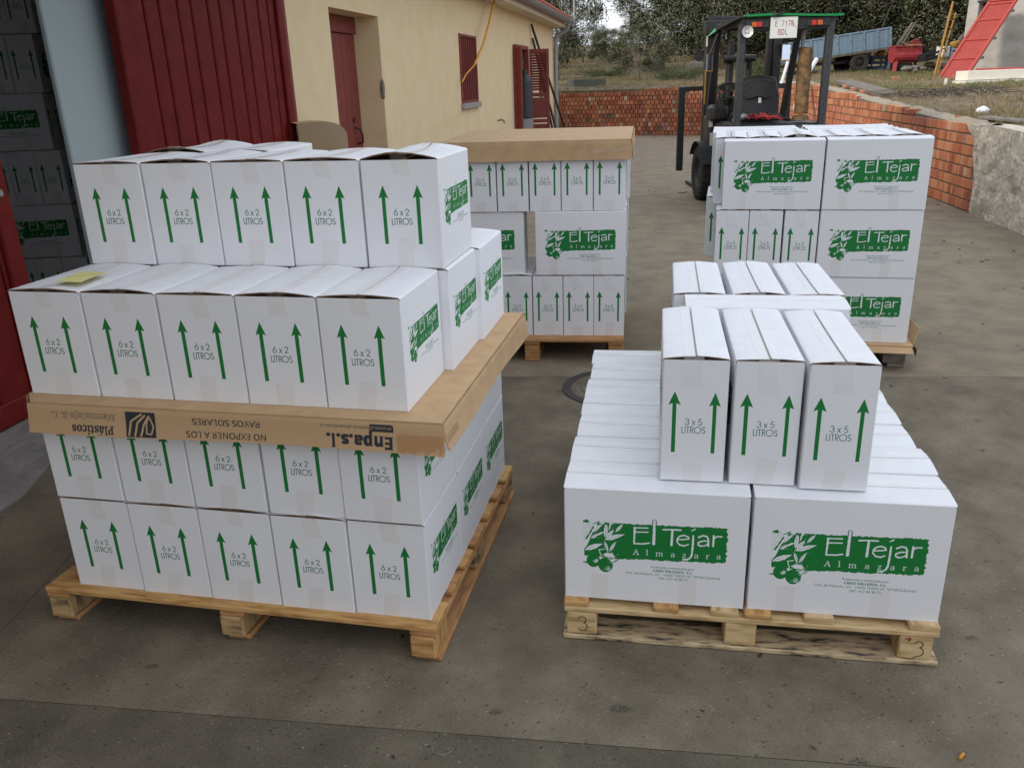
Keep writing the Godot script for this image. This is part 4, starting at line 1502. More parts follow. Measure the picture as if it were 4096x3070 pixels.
func walls() -> void:
	# right wall: brick behind, plastered nearer to us
	var r := RandomNumberGenerator.new()
	r.seed = 17
	var d := Vector3(-0.135, 0, 0.991) # towards us
	var nin := Vector3(-0.991, 0, -0.135)
	var B := Basis(d, Vector3.UP, d.cross(Vector3.UP)) # z = d x up
	if B.z.dot(nin) < 0:
		B = Basis(-d, Vector3.UP, (-d).cross(Vector3.UP))
	var w := thing("brick_wall", "low retaining wall of orange hollow bricks along the right side of the yard", "wall", Vector3.ZERO)
	var K := Vector3(KX, 0, KZ)
	var len := (KZ - -9.35) / -0.991
	var core := MB.new()
	var seg := 28
	for k in seg:
		var s0 := len * k / seg
		var s1 := len * (k + 1) / seg
		var p0 := K + d * s0
		var p1 := K + d * s1
		var h0 := wall_top(p0.z) - 0.03
		var h1 := wall_top(p1.z) - 0.03
		var i0 := p0 - nin * 0.012
		var i1 := p1 - nin * 0.012
		var o0 := p0 - nin * 0.235
		var o1 := p1 - nin * 0.235
		core.quad(i0, i1, i1 + Vector3(0, h1, 0), i0 + Vector3(0, h0, 0), nin)
		core.quad(i0 + Vector3(0, h0, 0), i1 + Vector3(0, h1, 0), o1 + Vector3(0, h1, 0), o0 + Vector3(0, h0, 0), Vector3.UP)
		core.quad(o0, o1, o1 + Vector3(0, h1, 0), o0 + Vector3(0, h0, 0), -nin)
	obj("mortar_core", core.done(M.mortar), w)
	var cap := MB.new()
	var cn := FastNoiseLite.new()
	cn.frequency = 1.7
	cn.seed = 2
	cap.sheet(func(u: float, v: float) -> Vector3:
		var p := K + d * (len * u)
		var lump := cn.get_noise_2d(p.z * 2.0, v * 0.6)
		return p - nin * (0.012 + 0.25 * v + 0.03 * lump) + Vector3(0, wall_top(p.z) - 0.035 + 0.045 * sin(v * PI) + 0.03 * lump, 0), 170, 4, Vector3.UP)
	obj("mortar_cap", cap.done(M.crest_mortar), w)
	# bricks, nearest first; the nearest 300 are parts, the rest one piece of brickwork
	var list := []
	var ch := 0.118
	for c in 12:
		var s := 0.02 + r.randf() * 0.08
		while s < len - 0.03:
			var wd: float = [0.055, 0.070, 0.085, 0.095, 0.115, 0.20][r.randi() % 6] if c < 11 else 0.2
			var y0 := 0.014 + c * ch
			var z := (K + d * (s + wd * 0.5)).z
			var top := wall_top(z)
			if y0 + ch * 0.55 < top and s + wd < len + 0.03:
				var hh := minf(ch - 0.018, top - y0 + r.randf_range(-0.012, 0.008))
				if top - y0 > ch * 1.05 or r.randf() < 0.86:
					list.append([s + wd * 0.5, y0 + hh * 0.5, wd - 0.012, hh])
			s += wd
	list.sort_custom(func(a, b): return a[0] > b[0])
	var rest := MB.new()
	var cache := {}
	for k in list.size():
		var q: Array = list[k]
		var p: Vector3 = K + d * q[0] + Vector3(0, q[1], 0) - nin * (0.05 - r.randf_range(0.0, 0.007))
		var tone := brick_tone(r, 1.0)
		if r.randf() < 0.008:
			tone = Color(.62, .58, .52)
		if k < 300:
			# a few shared meshes per width, height and tone
			var ti := r.randi() % 7
			var key := "%d_%d_%d" % [int(q[2] * 1000), int(q[3] * 200), ti]
			if not cache.has(key):
				var mb := MB.new()
				mb.tint = tone
				mb.box(Vector3.ZERO, Vector3(q[2], q[3], 0.10), 0.005)
				cache[key] = mb.done(M.brick)
			var o := obj("brick", cache[key], w, p)
			o.basis = B * Basis(Vector3.UP, r.randf_range(-0.03, 0.03))
		else:
			rest.tint = tone
			rest.box(p, Vector3(q[2], q[3], 0.10), 0.0, B)
	var ro := obj("brickwork", rest.done(M.brick), w)
	ro.set_meta("kind", "stuff")
	# laid tops: broken bricks and mortar on the crest
	var crest := MB.new()
	for k in 16:
		var s := r.randf() * len
		var p := K + d * s
		crest.tint = brick_tone(r, 0.8)
		crest.box(p - nin * r.randf_range(0.10, 0.2) + Vector3(0, wall_top(p.z) - 0.012, 0), Vector3(r.randf_range(0.05, 0.12), r.randf_range(0.03, 0.06), r.randf_range(0.05, 0.10)), 0.006, B * Basis.from_euler(Vector3(r.randf_range(-.2, .2), r.randf() * 3.0, r.randf_range(-.2, .2))))
	var co := obj("broken_brickwork", crest.done(M.brick), w)
	co.set_meta("kind", "stuff")

	# the plastered length
	var pw := thing("concrete_wall", "stained grey plastered retaining wall at the right edge, joining the brick wall", "wall", Vector3.ZERO)
	var E := K + d * len
	var pl := MB.new()
	var plen := 13.0
	pl.sheet(func(u: float, v: float) -> Vector3:
		var p := E + d * (plen * u) + nin * (0.012 + 0.006 * sin(u * 61.0 + v * 3.0) + 0.004 * sin(u * 23.0 + v * 9.0))
		if u < 0.001:
			p += d * (-0.0 + 0.10 * sin(v * 8.0) * v - 0.42 * smoothstep(0.80, 1.0, v) - 0.12 * smoothstep(0.5, 0.8, v))
		return p + Vector3(0, v * (wall_top(p.z) + 0.012 * sin(u * 40.0)), 0), 60, 14, nin)
	pl.sheet(func(u: float, v: float) -> Vector3:
		var p := E + d * (plen * u - 0.25 * (1.0 - u))
		return p + nin * (0.012 - 0.25 * v) + Vector3(0, wall_top(p.z) + 0.012 * sin(u * 40.0) - 0.02 * sin(v * PI) * sin(u * 77.0), 0), 60, 3, Vector3.UP)
	obj("plaster_face", pl.done(M.wall_concrete), pw)

	# back wall: header bricks with open joints, too small to pick apart
	var bw := thing("brick_wall", "dark red brick wall with open joints closing the far end of the yard", "wall", Vector3.ZERO)
	var db := Vector3(-0.871, 0, -0.492)
	var nb := Vector3(-0.492, 0, 0.871)
	var BB := Basis(-db, Vector3.UP, nb)
	if BB.determinant() < 0:
		BB = Basis(db, Vector3.UP, nb)
	var blen := 13.0
	var bc := MB.new()
	bc.box(K + db * (blen * 0.5) - nb * 0.135 + Vector3(0, 0.56, 0), Vector3(blen, 1.12, 0.20), 0.0, BB)
	obj("mortar_core", bc.done(M.mortar_dark), bw)
	var bricks := MB.new()
	for c in 11:
		var s := -0.05 + (0.06 if c % 2 else 0.0)
		while s < blen:
			var top := 1.335 - 0.028 * s - 0.002 * sin(s * 3.0)
			var y0 := 0.01 + c * 0.118
			if y0 + 0.05 < top and r.randf() > 0.03:
				bricks.tint = brick_tone(r, r.randf_range(0.62, 1.0))
				var hh := minf(0.104, top - y0)
				var ww := r.randf_range(0.088, 0.112)
				bricks.box(K + db * (s + 0.06) - nb * (0.05 - r.randf_range(0.0, 0.02)) + Vector3(0, y0 + hh * 0.5, 0), Vector3(ww, hh, 0.10), 0.0, BB)
			s += 0.123
	var bo := obj("brickwork", bricks.done(M.brick), bw)
	bo.set_meta("kind", "stuff")
	# things left on the crest
	var A := Vector3(7.0, 0, -18.0)
	var sl := thing("concrete_beam", "broken grey precast beam lying along the crest of the brick wall", "beam", Vector3.ZERO)
	var a0 := Vector3(6.98, 1.33, -17.9)
	var a1 := Vector3(6.45, 1.14, -14.5)
	obj("beam", barmesh(a0, a1, 0.36, 0.075, M.grey_beam, 0.012), sl)
	for k in 3:
		var t := 0.25 + k * 0.2
		obj("brick", barmesh(a0.lerp(a1, t) + Vector3(-0.19, -0.03, 0), a0.lerp(a1, t + 0.07) + Vector3(-0.19, -0.03, 0), 0.09, 0.07, M.brick_pale, 0.006), sl)
	tag(obj("rock", rock_mesh(0.075, 4, M.white_plastic), null, Vector3(5.98, terrain(5.98, -10.8) + 0.05, -10.8)), "white plastic-wrapped lump lying in the grass above the wall", "rock")
	var tl := thing("roof_tile", "broken clay slab lying on the bank above the plastered wall", "tile", Vector3.ZERO)
	obj("slab", barmesh(Vector3(5.62, 0.985, -10.1), Vector3(5.98, 0.93, -8.9), 0.20, 0.03, M.rubble, 0.004), tl)
	obj("slab", barmesh(Vector3(5.98, 0.955, -9.0), Vector3(6.15, 0.93, -8.1), 0.18, 0.035, M.roof_tile, 0.004), tl)
	var pp := thing("plastic_pipe", "long white plastic pipe leaning over the brick wall behind the forklift", "pipe", Vector3.ZERO)
	obj("pipe", tubemesh([Vector3(5.78, 0.86, -17.2), Vector3(6.17, 1.36, -18.0), Vector3(6.62, 1.78, -18.6)], 0.045, M.white_plastic, -1.0, 12), pp)
	var p2 := thing("plastic_pipe", "short white plastic pipe standing at the wall corner behind the driver seat", "pipe", Vector3.ZERO)
	obj("pipe", tubemesh([Vector3(5.72, 1.30, -18.0), Vector3(5.94, 1.95, -18.2)], 0.032, M.white_plastic, -1.0, 10), p2)


func rock_mesh(r0: float, sd: int, m: Material, squash := 0.75) -> ArrayMesh:
	var n := FastNoiseLite.new()
	n.seed = sd
	n.frequency = 0.9
	var b := MB.new()
	b.sheet(func(u: float, v: float) -> Vector3:
		var a := u * TAU
		var e := (v - 0.5) * PI
		var p := Vector3(cos(a) * cos(e), sin(e), sin(a) * cos(e))
		var q := Vector3(cos(a) * cos(e), sin(e), sin(a) * cos(e)) * 1.3
		return p * r0 * (1.0 + 0.35 * n.get_noise_3d(q.x, q.y, q.z)) * Vector3(1, squash, 1), 14, 8, Vector3.ZERO)
	return b.done(m)


# ---------------------------------------------------------------- grass
func grass() -> void:
	var b := MB.new()
	var r := RandomNumberGenerator.new()
	r.seed = 9
	for k in 9:
		var a := r.randf() * TAU
		var o := Vector3(cos(a), 0, sin(a)) * r.randf() * 0.05
		var lean := Vector3(cos(a), 0, sin(a)) * r.randf_range(0.02, 0.09)
		var w := Vector3(-sin(a), 0, cos(a)) * 0.004
		var h := r.randf_range(0.05, 0.13)
		var m := o + lean * 0.45 + Vector3(0, h * 0.65, 0)
		b.quad(o - w, o + w, m + w * 0.7, m - w * 0.7, Vector3(cos(a), 0.4, sin(a)))
		b.tri(m - w * 0.7, m + w * 0.7, o + lean + Vector3(0, h, 0), Vector3(cos(a), 0.4, sin(a)))
	var mesh := b.done(M.grass)
	var T := []
	var C := []
	var n := FastNoiseLite.new()
	n.frequency = 0.22
	n.seed = 21
	var tries := 0
	while T.size() < 46000 and tries < 220000:
		tries += 1
		var far := r.randf()
		var dist := lerpf(9.0, 75.0, pow(far, 1.9))
		var ang := r.randf_range(-0.02, 0.62)
		var x := sin(ang) * dist
		var z := -cos(ang) * dist
		# only on the bank: beyond the right wall or the back wall
		if not (x > right_x(z) + 0.3 and z > KZ or (Vector3(x, 0, z) - Vector3(KX, 0, KZ)).dot(Vector3(0.492, 0, -0.871)) > 0.35):
			continue
		var v := n.get_noise_2d(x, z)
		if (v < 0.0 and r.randf() < 0.75) or (dist < 24.0 and r.randf() < 0.35):
			continue
		if Vector2(x - 2.75, z + 27.6).length() < 0.9:
			continue
		var s := r.randf_range(0.35, 0.95) * (0.75 + dist * 0.020)
		var y := terrain(x, z)
		T.append(Transform3D(Basis(Vector3.UP, r.randf() * TAU).scaled(Vector3(s, s * r.randf_range(0.5, 1.1), s)), Vector3(x, y - 0.01, z)))
		var g := clampf(v * 2.2 + r.randf_range(-0.5, 0.5), 0, 1)
		var dry := Color(.36, .285, .165).lerp(Color(.20, .135, .08), r.randf())
		C.append(dry.lerp(Color(.12, .165, .045), g * (0.8 if dist < 24.0 else 0.55)))
	var mm := MultiMesh.new()
	mm.transform_format = MultiMesh.TRANSFORM_3D
	mm.use_colors = true
	mm.mesh = mesh
	mm.instance_count = T.size()
	for k in T.size():
		mm.set_instance_transform(k, T[k])
		mm.set_instance_color(k, C[k])
	var o := MultiMeshInstance3D.new()
	o.multimesh = mm
	o.name = "grass"
	add_child(o)
	tag(o, "dry brown and green grass over the bank and under the olive trees", "", "", "stuff")


# ---------------------------------------------------------------- olive trees
var crowns := []
var trunks := []


func make_crown(sd: int, leaves: int, clumps: int, shape: Vector3) -> ArrayMesh:
	# unit crown: about 1 high and wide, its foot at y = 0
	var r := RandomNumberGenerator.new()
	r.seed = sd
	var cs := []
	for k in clumps:
		var a := r.randf() * TAU
		var e := r.randf_range(-1.0, 1.0)
		var rad := sqrt(1.0 - e * e * 0.8) * (0.55 + 0.45 * sqrt(r.randf()))
		var p := Vector3(cos(a) * rad * 0.5, 0.5 + e * 0.42, sin(a) * rad * 0.5) * shape
		p.x += 0.07 * sin(a * 3.0 + sd)
		p.y += 0.05 * sin(a * 2.0 + sd * 1.7)
		cs.append([p, r.randf_range(0.07, 0.15), r.randf_range(0.62, 1.2)])
	var V := PackedVector3Array()
	var N := PackedVector3Array()
	var C := PackedColorArray()
	var I := PackedInt32Array()
	for k in leaves:
		var c: Array = cs[r.randi() % clumps]
		var o := Vector3(r.randfn(), r.randfn() * 0.8, r.randfn()) * 0.5
		var p: Vector3 = c[0] + o * c[1]
		var d := (o.normalized() * 0.7 + Vector3(r.randfn(), r.randfn() + 0.15, r.randfn()) * 0.7).normalized()
		var l := r.randf_range(0.010, 0.022)
		var n := d.cross(Vector3(r.randfn(), r.randfn(), r.randfn())).normalized()
		var s := d.cross(n) * l * 0.21
		var at := V.size()
		V.append(p - d * l)
		V.append(p + s)
		V.append(p + d * l)
		V.append(p - s)
		var nn: Vector3 = n if n.y > -0.2 else -n
		var tone: float = c[2] * r.randf_range(0.7, 1.25)
		var col := Color(.255, .265, .155) * tone
		if r.randf() < 0.18:
			col = Color(.38, .39, .285) * tone
		elif r.randf() < 0.05:
			col = Color(.34, .28, .13) * tone
		col.a = 1.0
		for e in 4:
			N.append(nn)
			C.append(col)
		I.append_array(PackedInt32Array([at, at + 1, at + 2, at, at + 2, at + 3]))
	var arr := []
	arr.resize(Mesh.ARRAY_MAX)
	arr[Mesh.ARRAY_VERTEX] = V
	arr[Mesh.ARRAY_NORMAL] = N
	arr[Mesh.ARRAY_COLOR] = C
	arr[Mesh.ARRAY_INDEX] = I
	var m := ArrayMesh.new()
	m.add_surface_from_arrays(Mesh.PRIMITIVE_TRIANGLES, arr)
	m.surface_set_material(0, M.leaf)
	return m


func make_trunk(sd: int, stems: int, pale: bool) -> ArrayMesh:
	# unit: 1 high from the ground to well inside the crown
	var r := RandomNumberGenerator.new()
	r.seed = sd
	var b := MB.new()
	for k in stems:
		var a := TAU * k / stems + r.randf() * 0.8
		var out := Vector3(cos(a), 0, sin(a))
		var base := out * 0.035 * (1.0 if stems > 1 else 0.0)
		var pts := [base + Vector3(0, -0.05, 0)]
		for e in 6:
			var t := (e + 1) / 6.0
			pts.append(base + out * (0.30 * t * t) + Vector3(r.randf_range(-.022, .022), t, r.randf_range(-.022, .022)))
		b.tube(pts, 0.035 if stems > 1 else 0.06, 0.010, 8)
		for e in 4:
			var t := r.randi_range(3, 5)
			var o: Vector3 = pts[t]
			var q := o + Vector3(r.randfn() * 0.16, r.randf_range(0.06, 0.26), r.randfn() * 0.16)
			b.tube([o, o.lerp(q, 0.5) + Vector3(0, 0.02, 0), q], 0.011, 0.004, 5)
	return b.done(M.bark_pale if pale else M.bark)


func tree(x: float, z: float, width: float, height: float, clear: float, v: int, label: String, group := "", turn := 0.0) -> void:
	var o := thing("olive_tree", label, "tree", on_bank(x, z), turn, group)
	var t := obj("trunk", trunks[v % trunks.size()], o)
	var th := clear + (height - clear) * 0.45
	t.scale = Vector3(th * 0.8, th, th * 0.8)
	var c := obj("crown", crowns[v % crowns.size()], o, Vector3(0, clear, 0))
	c.scale = Vector3(width, height - clear, width)


func grove() -> void:
	for k in 5:
		crowns.append(make_crown(200 + k * 13, 17000, [85, 70, 95, 60, 110][k], [Vector3(1, 1, 1), Vector3(1.05, .95, .9), Vector3(.9, 1.05, 1.05), Vector3(1, .9, 1), Vector3(1.1, 1, 1)][k]))
	for k in 4:
		trunks.append(make_trunk(300 + k, [2, 3, 1, 2][k], k == 1))
	# the ones that can be told apart
	tree(2.0, -32.5, 3.3, 5.6, 0.45, 0, "dense dark olive tree close beyond the end of the yellow building", "", 0.4)
	tree(0.0, -36.0, 5.0, 6.6, 1.0, 2, "tall olive tree rising over the red roof tiles of the building", "", 2.0)
	tree(4.7, -30.2, 2.5, 1.85, 0.3, 1, "small low olive tree between the water trough and the big grey-green one", "", 1.0)
	tree(8.3, -37.0, 3.9, 5.6, 0.1, 4, "largest grey-green olive tree, left of the forklift cab", "", 0.2)
	tree(10.4, -41.0, 5.0, 5.4, 0.35, 3, "olive tree seen through the forklift cab", "", 2.6)
	tree(13.2, -38.5, 5.6, 5.2, 0.4, 0, "olive tree whose crown stands right above the forklift roof", "", 1.2)
	tree(16.2, -38.5, 5.4, 5.6, 0.3, 1, "olive tree directly behind the blue trailer", "", 0.0)
	tree(17.6, -35.0, 5.0, 4.6, 0.15, 2, "bushy olive tree behind the red machine", "", 3.0)
	tree(20.4, -35.5, 6.0, 6.2, 0.2, 4, "olive tree behind the yellow ladder, touching the grey building", "", 4.0)
	tree(17.5, -44.0, 6.0, 7.0, 0.4, 3, "taller olive tree looking over the ones behind the trailer", "", 4.4)
	tree(23.5, -40.0, 6.5, 7.2, 0.3, 0, "tall olive tree behind the corner of the grey building", "", 5.0)
	# the rows behind run together
	var r := RandomNumberGenerator.new()
	r.seed = 33
	for q in [[-1.5, -44, 5.0], [2.2, -46, 4.0], [6.1, -50, 1.8], [7.4, -58, 2.2], [5.0, -54, 2.4], [12.5, -50, 6.2], [15.5, -54, 6.4], [20.0, -52, 7.0], [25.0, -50, 7.4], [11.8, -62, 6.4], [18.0, -64, 7.2], [25.0, -64, 8.0], [31.0, -56, 8.0], [30.0, -44, 7.4], [2.0, -64, 4.4], [12.6, -47, 5.0], [15.0, -78, 7.4], [24.0, -80, 8.4], [34.0, -72, 8.8], [-4.5, -52, 5.6], [21.0, -44, 5.6], [14.0, -45, 4.8], [28.0, -38, 6.2]]:
		tree(q[0], q[1], q[2] * r.randf_range(1.05, 1.3), q[2], 0.1, r.randi() % 5, "grey-green olive tree deep in the grove, its crown merging with its neighbours", "olive trees deep in the grove", r.randf() * TAU)
	# low bushes
	for q in [[5.9, -29.4, 1.5, 0.8, "wide green broom bush in the grass below the big olive tree"], [8.55, -29.2, 1.3, 1.0, "round green bush in front of the grove, seen through the forklift"], [4.0, -33.5, 1.6, 0.6, "low dry thicket beside the small olive tree"]]:
		var o := thing("bush", q[4], "bush", on_bank(q[0], q[1]))
		var c := obj("foliage", bush_mesh(int(q[2] * 10)), o)
		c.scale = Vector3(q[2], q[3], q[2])
	for q in [[6.3, -36.8, .5, "dark stone lying in the dry grass beneath the big olive tree"], [7.3, -33.0, .42, "dark stump in the grass left of the forklift mast"]]:
		tag(obj("rock", rock_mesh(q[2], 7, M.bark), null, on_bank(q[0], q[1]) + Vector3(0, 0.15, 0)), q[3], "rock")


func bush_mesh(sd: int) -> ArrayMesh:
	var r := RandomNumberGenerator.new()
	r.seed = sd
	var b := MB.new()
	for k in 2600:
		var a := r.randf() * TAU
		var d := Vector3(cos(a) * r.randf(), r.randf_range(0.25, 1.2), sin(a) * r.randf()).normalized()
		var o := Vector3(cos(a), 0, sin(a)) * sqrt(r.randf()) * 0.32
		var p := o + d * r.randf_range(0.12, 0.72) * (0.75 + 0.25 * sin(a * 3.0))
		var s := d.cross(Vector3(r.randfn(), r.randfn(), r.randfn())).normalized() * 0.006
		b.tint = Color(.055, .09, .032).lerp(Color(.15, .15, .07), r.randf() * r.randf())
		b.quad(p - s, p + s, p + d * 0.07 + s * 0.3, p + d * 0.07 - s * 0.3, d.cross(s))
	return b.done(M.leaf)


# ---------------------------------------------------------------- the yellow farm building
# own axes: x along the wall away from us, z out towards the yard
func building() -> void:
	var dir := Vector3(0.1911, 0, -0.9816)
	var out := Vector3(0.9816, 0, 0.1911)
	var o := thing("farm_building", "yellow rendered farm building with red metal doors and a tiled roof", "building", Vector3(-2.509, 0, -3.999) - out * 0.06)
	o.basis = Basis(dir, Vector3.UP, out)
	var T := 0.42
	var top := 2.93
	var end := 21.1
	# openings: from, to, sill, head
	var holes := [[-2.4, 1.32, 0.0, 2.78], [2.62, 3.80, 1.25, 2.28], [4.83, 6.28, 0.0, 2.29], [10.06, 11.22, 1.25, 2.28], [14.75, 16.32, 0.0, 2.27], [18.3, 19.5, 1.17, 2.24]]
	var wall := MB.new()
	var put := func(a: float, b: float, y0: float, y1: float) -> void:
		wall.box(Vector3((a + b) * 0.5, (y0 + y1) * 0.5, -T * 0.5), Vector3(b - a, y1 - y0, T))
	var s := -12.0
	for h in holes:
		put.call(s, h[0], 0.0, top)
		put.call(h[0], h[1], h[3], top)
		if h[2] > 0.0:
			put.call(h[0], h[1], 0.0, h[2])
		s = h[1]
	put.call(s, end, 0.0, top)
	# gable end, rear wall, near end
	wall.box(Vector3(end - T * 0.5, 1.465, -4.2), Vector3(T, 2.93, 7.55))
	wall.box(Vector3(4.55, 1.465, -8.2), Vector3(33.1, 2.93, T))
	wall.box(Vector3(-11.8, 1.465, -4.2), Vector3(T, 2.93, 7.55))
	wall.prism(PackedVector2Array([Vector2(0.0, 2.93), Vector2(-4.2, 4.45), Vector2(-8.4, 2.93)]), end - T, end, Vector3.ZERO, Basis(Vector3(0, 0, 1), Vector3(0, 1, 0), Vector3(1, 0, 0)))
	obj("wall", wall.done(M.render_yellow), o)
	# unseen block added over the near end, to shade the loads
	var hi := MB.new()
	hi.box(Vector3(-5.6, 4.13, -4.2), Vector3(12.8, 2.4, 8.4))
	obj("added_shade_block", hi.done(M.render_yellow), o)
	# canopy added over the big doors, unseen, to darken the store and doors
	var cp := MB.new()
	cp.box(Vector3(-4.4, 3.12, 0.85), Vector3(15.2, 0.10, 1.70), 0.01)
	for x in [-11.5, -7.8]:
		cp.box(Vector3(x, 1.53, 1.6), Vector3(0.12, 3.08, 0.12), 0.01)
	obj("added_canopy", cp.done(M.galvanised), o)
	# store room behind the big doors
	var room := MB.new()
	room.box(Vector3(-2.5, 0.006, -3.2), Vector3(12.0, 0.012, 5.4))
	room.box(Vector3(-2.5, 1.465, -5.95), Vector3(12.0, 2.93, 0.1))
	room.box(Vector3(3.45, 1.465, -3.2), Vector3(0.1, 2.93, 5.4))
	room.box(Vector3(-8.45, 1.465, -3.2), Vector3(0.1, 2.93, 5.4))
	room.box(Vector3(-2.5, 2.90, -3.2), Vector3(12.0, 0.05, 5.4))
	obj("store_room", room.done(M.dark_room), o)
	# painted jamb beside the opening
	var pil := MB.new()
	pil.box(Vector3(1.225, 1.465, -0.005), Vector3(0.85, 2.93, 0.036), 0.008)
	obj("pillar", pil.done(M.pillar_grey), o)
	sliding_door(o, 1.215, 3.46, 0.125, 16)
	sliding_door(o, -2.15, 0.21, 0.045, 16)
	var rail := MB.new()
	rail.box(Vector3(0.6, 2.86, 0.085), Vector3(6.6, 0.10, 0.17), 0.004)
	obj("door_rail", rail.done(M.red_metal), o)
	barred_window(o, 2.62, 3.80, 1.25, 2.28)
	barred_window(o, 10.06, 11.22, 1.25, 2.28)
	# plank door in its deep recess
	var door := MeshInstance3D.new()
	door.name = "door"
	o.add_child(door, true)
	door.mesh = boxmesh(Vector3(1.44, 0.17, 0.06), M.red_paint, 0.004, 0, Vector3(5.555, 2.20, -0.30))
	for k in 10:
		var w := 1.43 / 10.0
		obj("plank", boxmesh(Vector3(w - 0.007, 2.10, 0.035), M.red_paint, 0.006, 1), door, Vector3(4.84 + w * (k + 0.5), 1.06, -0.315 + 0.002 * (k % 2)))
	obj("backing", boxmesh(Vector3(1.44, 2.1, 0.02), M.red_paint, 0.0), door, Vector3(5.555, 1.06, -0.345))
	obj("handle", tubemesh([Vector3(6.02, 1.12, -0.295), Vector3(6.03, 1.10, -0.235), Vector3(6.06, 1.03, -0.22), Vector3(6.085, 0.95, -0.23), Vector3(6.09, 0.93, -0.295)], 0.011, M.black_iron), door)
	obj("lock", boxmesh(Vector3(0.05, 0.05, 0.02), M.black_iron, 0.004), door, Vector3(6.02, 1.20, -0.29))
	# double door further on, one louvred leaf swung out
	var d2 := MeshInstance3D.new()
	d2.name = "double_door"
	o.add_child(d2, true)
	var fr := MB.new()
	fr.box(Vector3(14.79, 1.13, 0.03), Vector3(0.09, 2.27, 0.10), 0.005)
	fr.box(Vector3(16.29, 1.13, 0.03), Vector3(0.09, 2.27, 0.10), 0.005)
	fr.box(Vector3(15.54, 2.235, 0.03), Vector3(1.40, 0.08, 0.10), 0.005)
	d2.mesh = fr.done(M.red_paint)
	obj("glazing", boxmesh(Vector3(1.40, 2.18, 0.02), M.glass_dark, 0.0), d2, Vector3(15.54, 1.1, -0.25))
	obj("pale_curtain", boxmesh(Vector3(0.5, 1.9, 0.02), M.white_panel, 0.0), d2, Vector3(15.9, 1.1, -0.30))
	var lf := MeshInstance3D.new()
	lf.name = "louvred_leaf"
	d2.add_child(lf, true)
	shutter_leaf(lf, Vector3(16.33, 0.02, 0.09), Vector3(0.10, 0, 0.43), 2.20)
	var bk := MeshInstance3D.new()
	bk.name = "louvred_leaf"
	d2.add_child(bk, true)
	shutter_leaf(bk, Vector3(14.74, 0.02, 0.09), Vector3(-0.06, 0, 0.10), 2.20)
	# last window with its shutter
	var w2 := MeshInstance3D.new()
	w2.name = "window"
	o.add_child(w2, true)
	w2.mesh = boxmesh(Vector3(1.20, 1.07, 0.03), M.glass_dark, 0.0, 0, Vector3(18.9, 1.705, -0.22))
	var sh := MeshInstance3D.new()
	sh.name = "shutter"
	w2.add_child(sh, true)
	shutter_leaf(sh, Vector3(18.32, 1.17, 0.03), Vector3(1.16, 0, 0.02), 1.07)
	obj("sill", boxmesh(Vector3(1.30, 0.07, 0.26), M.stone_sill, 0.006), w2, Vector3(18.9, 1.13, -0.03))
	# gas bottles in the corner of the double door
	var gb := MB.new()
	gb.lathe([Vector2(0.0, 0.0), Vector2(0.14, 0.0), Vector2(0.15, 0.03), Vector2(0.15, 0.75), Vector2(0.12, 0.84), Vector2(0.05, 0.88), Vector2(0.05, 0.97), Vector2(0.0, 0.97)], Vector3.ZERO, Basis(), 18)
	var gt := thing("gas_bottle", "tall dark gas bottle standing in front of the open double door", "gas bottle", o.transform * Vector3(15.0, 0.80, 0.20))
	obj("bottle", gb.done(M.fl_grey), gt)
	gb = MB.new()
	gb.box(Vector3(0, -0.40, 0), Vector3(0.30, 0.79, 0.30), 0.01)
	obj("stand", gb.done(M.galvanised), gt)
	# cornice, gutter, downpipe
	var co := MB.new()
	co.box(Vector3(10.98, 2.965, 0.16), Vector3(20.3, 0.16, 0.36), 0.008)
	obj("cornice", co.done(M.cream), o)
	var g := MB.new()
	var gz := 0.445
	var gy := 3.06
	g.sheet(func(u: float, v: float) -> Vector3: return Vector3(0.84 + u * 20.55, gy - sin(v * PI) * 0.085, gz + cos(v * PI) * 0.085), 20, 8, Vector3(0, -1, 0.5))
	g.sheet(func(u: float, v: float) -> Vector3: return Vector3(0.84 + u * 20.55, gy + 0.002 - sin(v * PI) * 0.078, gz + cos(v * PI) * 0.078), 20, 8, Vector3(0, 1, 0))
	g.tube([Vector3(0.84, gy, gz + 0.083), Vector3(21.39, gy, gz + 0.083)], 0.011, -1.0, 6)
	obj("gutter", g.done(M.galvanised), o)
	for k in 34:
		var x := 1.2 + k * 0.6
		if x > 21.2 or x < 9.0:
			continue
		var bb := MB.new()
		bb.sheet(func(u: float, v: float) -> Vector3: return Vector3(x + (u - 0.5) * 0.035, gy - sin(v * PI) * 0.090, gz + cos(v * PI) * 0.090), 1, 8, Vector3(0, -1, 0.5))
		obj("gutter_bracket", bb.done(M.galvanised), o)
	obj("downpipe", tubemesh([Vector3(21.0, gy - 0.06, gz), Vector3(21.0, gy - 0.22, gz - 0.03), Vector3(21.0, gy - 0.31, gz - 0.18), Vector3(21.0, gy - 0.36, 0.12), Vector3(21.0, gy - 0.46, 0.085), Vector3(21.0, 1.5, 0.085), Vector3(21.0, 0.02, 0.085)], 0.055, M.galvanised, -1.0, 12), o)
	for y in [0.9, 2.35]:
		var cl := MB.new()
		cl.lathe([Vector2(0.060, -0.02), Vector2(0.063, 0.0), Vector2(0.060, 0.02)], Vector3(21.0, y, 0.085), Basis(), 12)
		obj("pipe_clip", cl.done(M.galvanised), o)
	obj("vent_pipe", tubemesh([Vector3(21.42, 2.96, 0.50), Vector3(21.42, 2.99, 0.545), Vector3(21.42, 4.6, 0.55)], 0.03, M.galvanised, -1.0, 10), o)
	# roof: boarding and barrel tiles, seen only along the eave
	var rf := MeshInstance3D.new()
	rf.name = "roof"
	o.add_child(rf, true)
	var rb := MB.new()
	var e0 := Vector3(0, 3.06, 0.40)
	var r0 := Vector3(0, 4.56, -4.2)
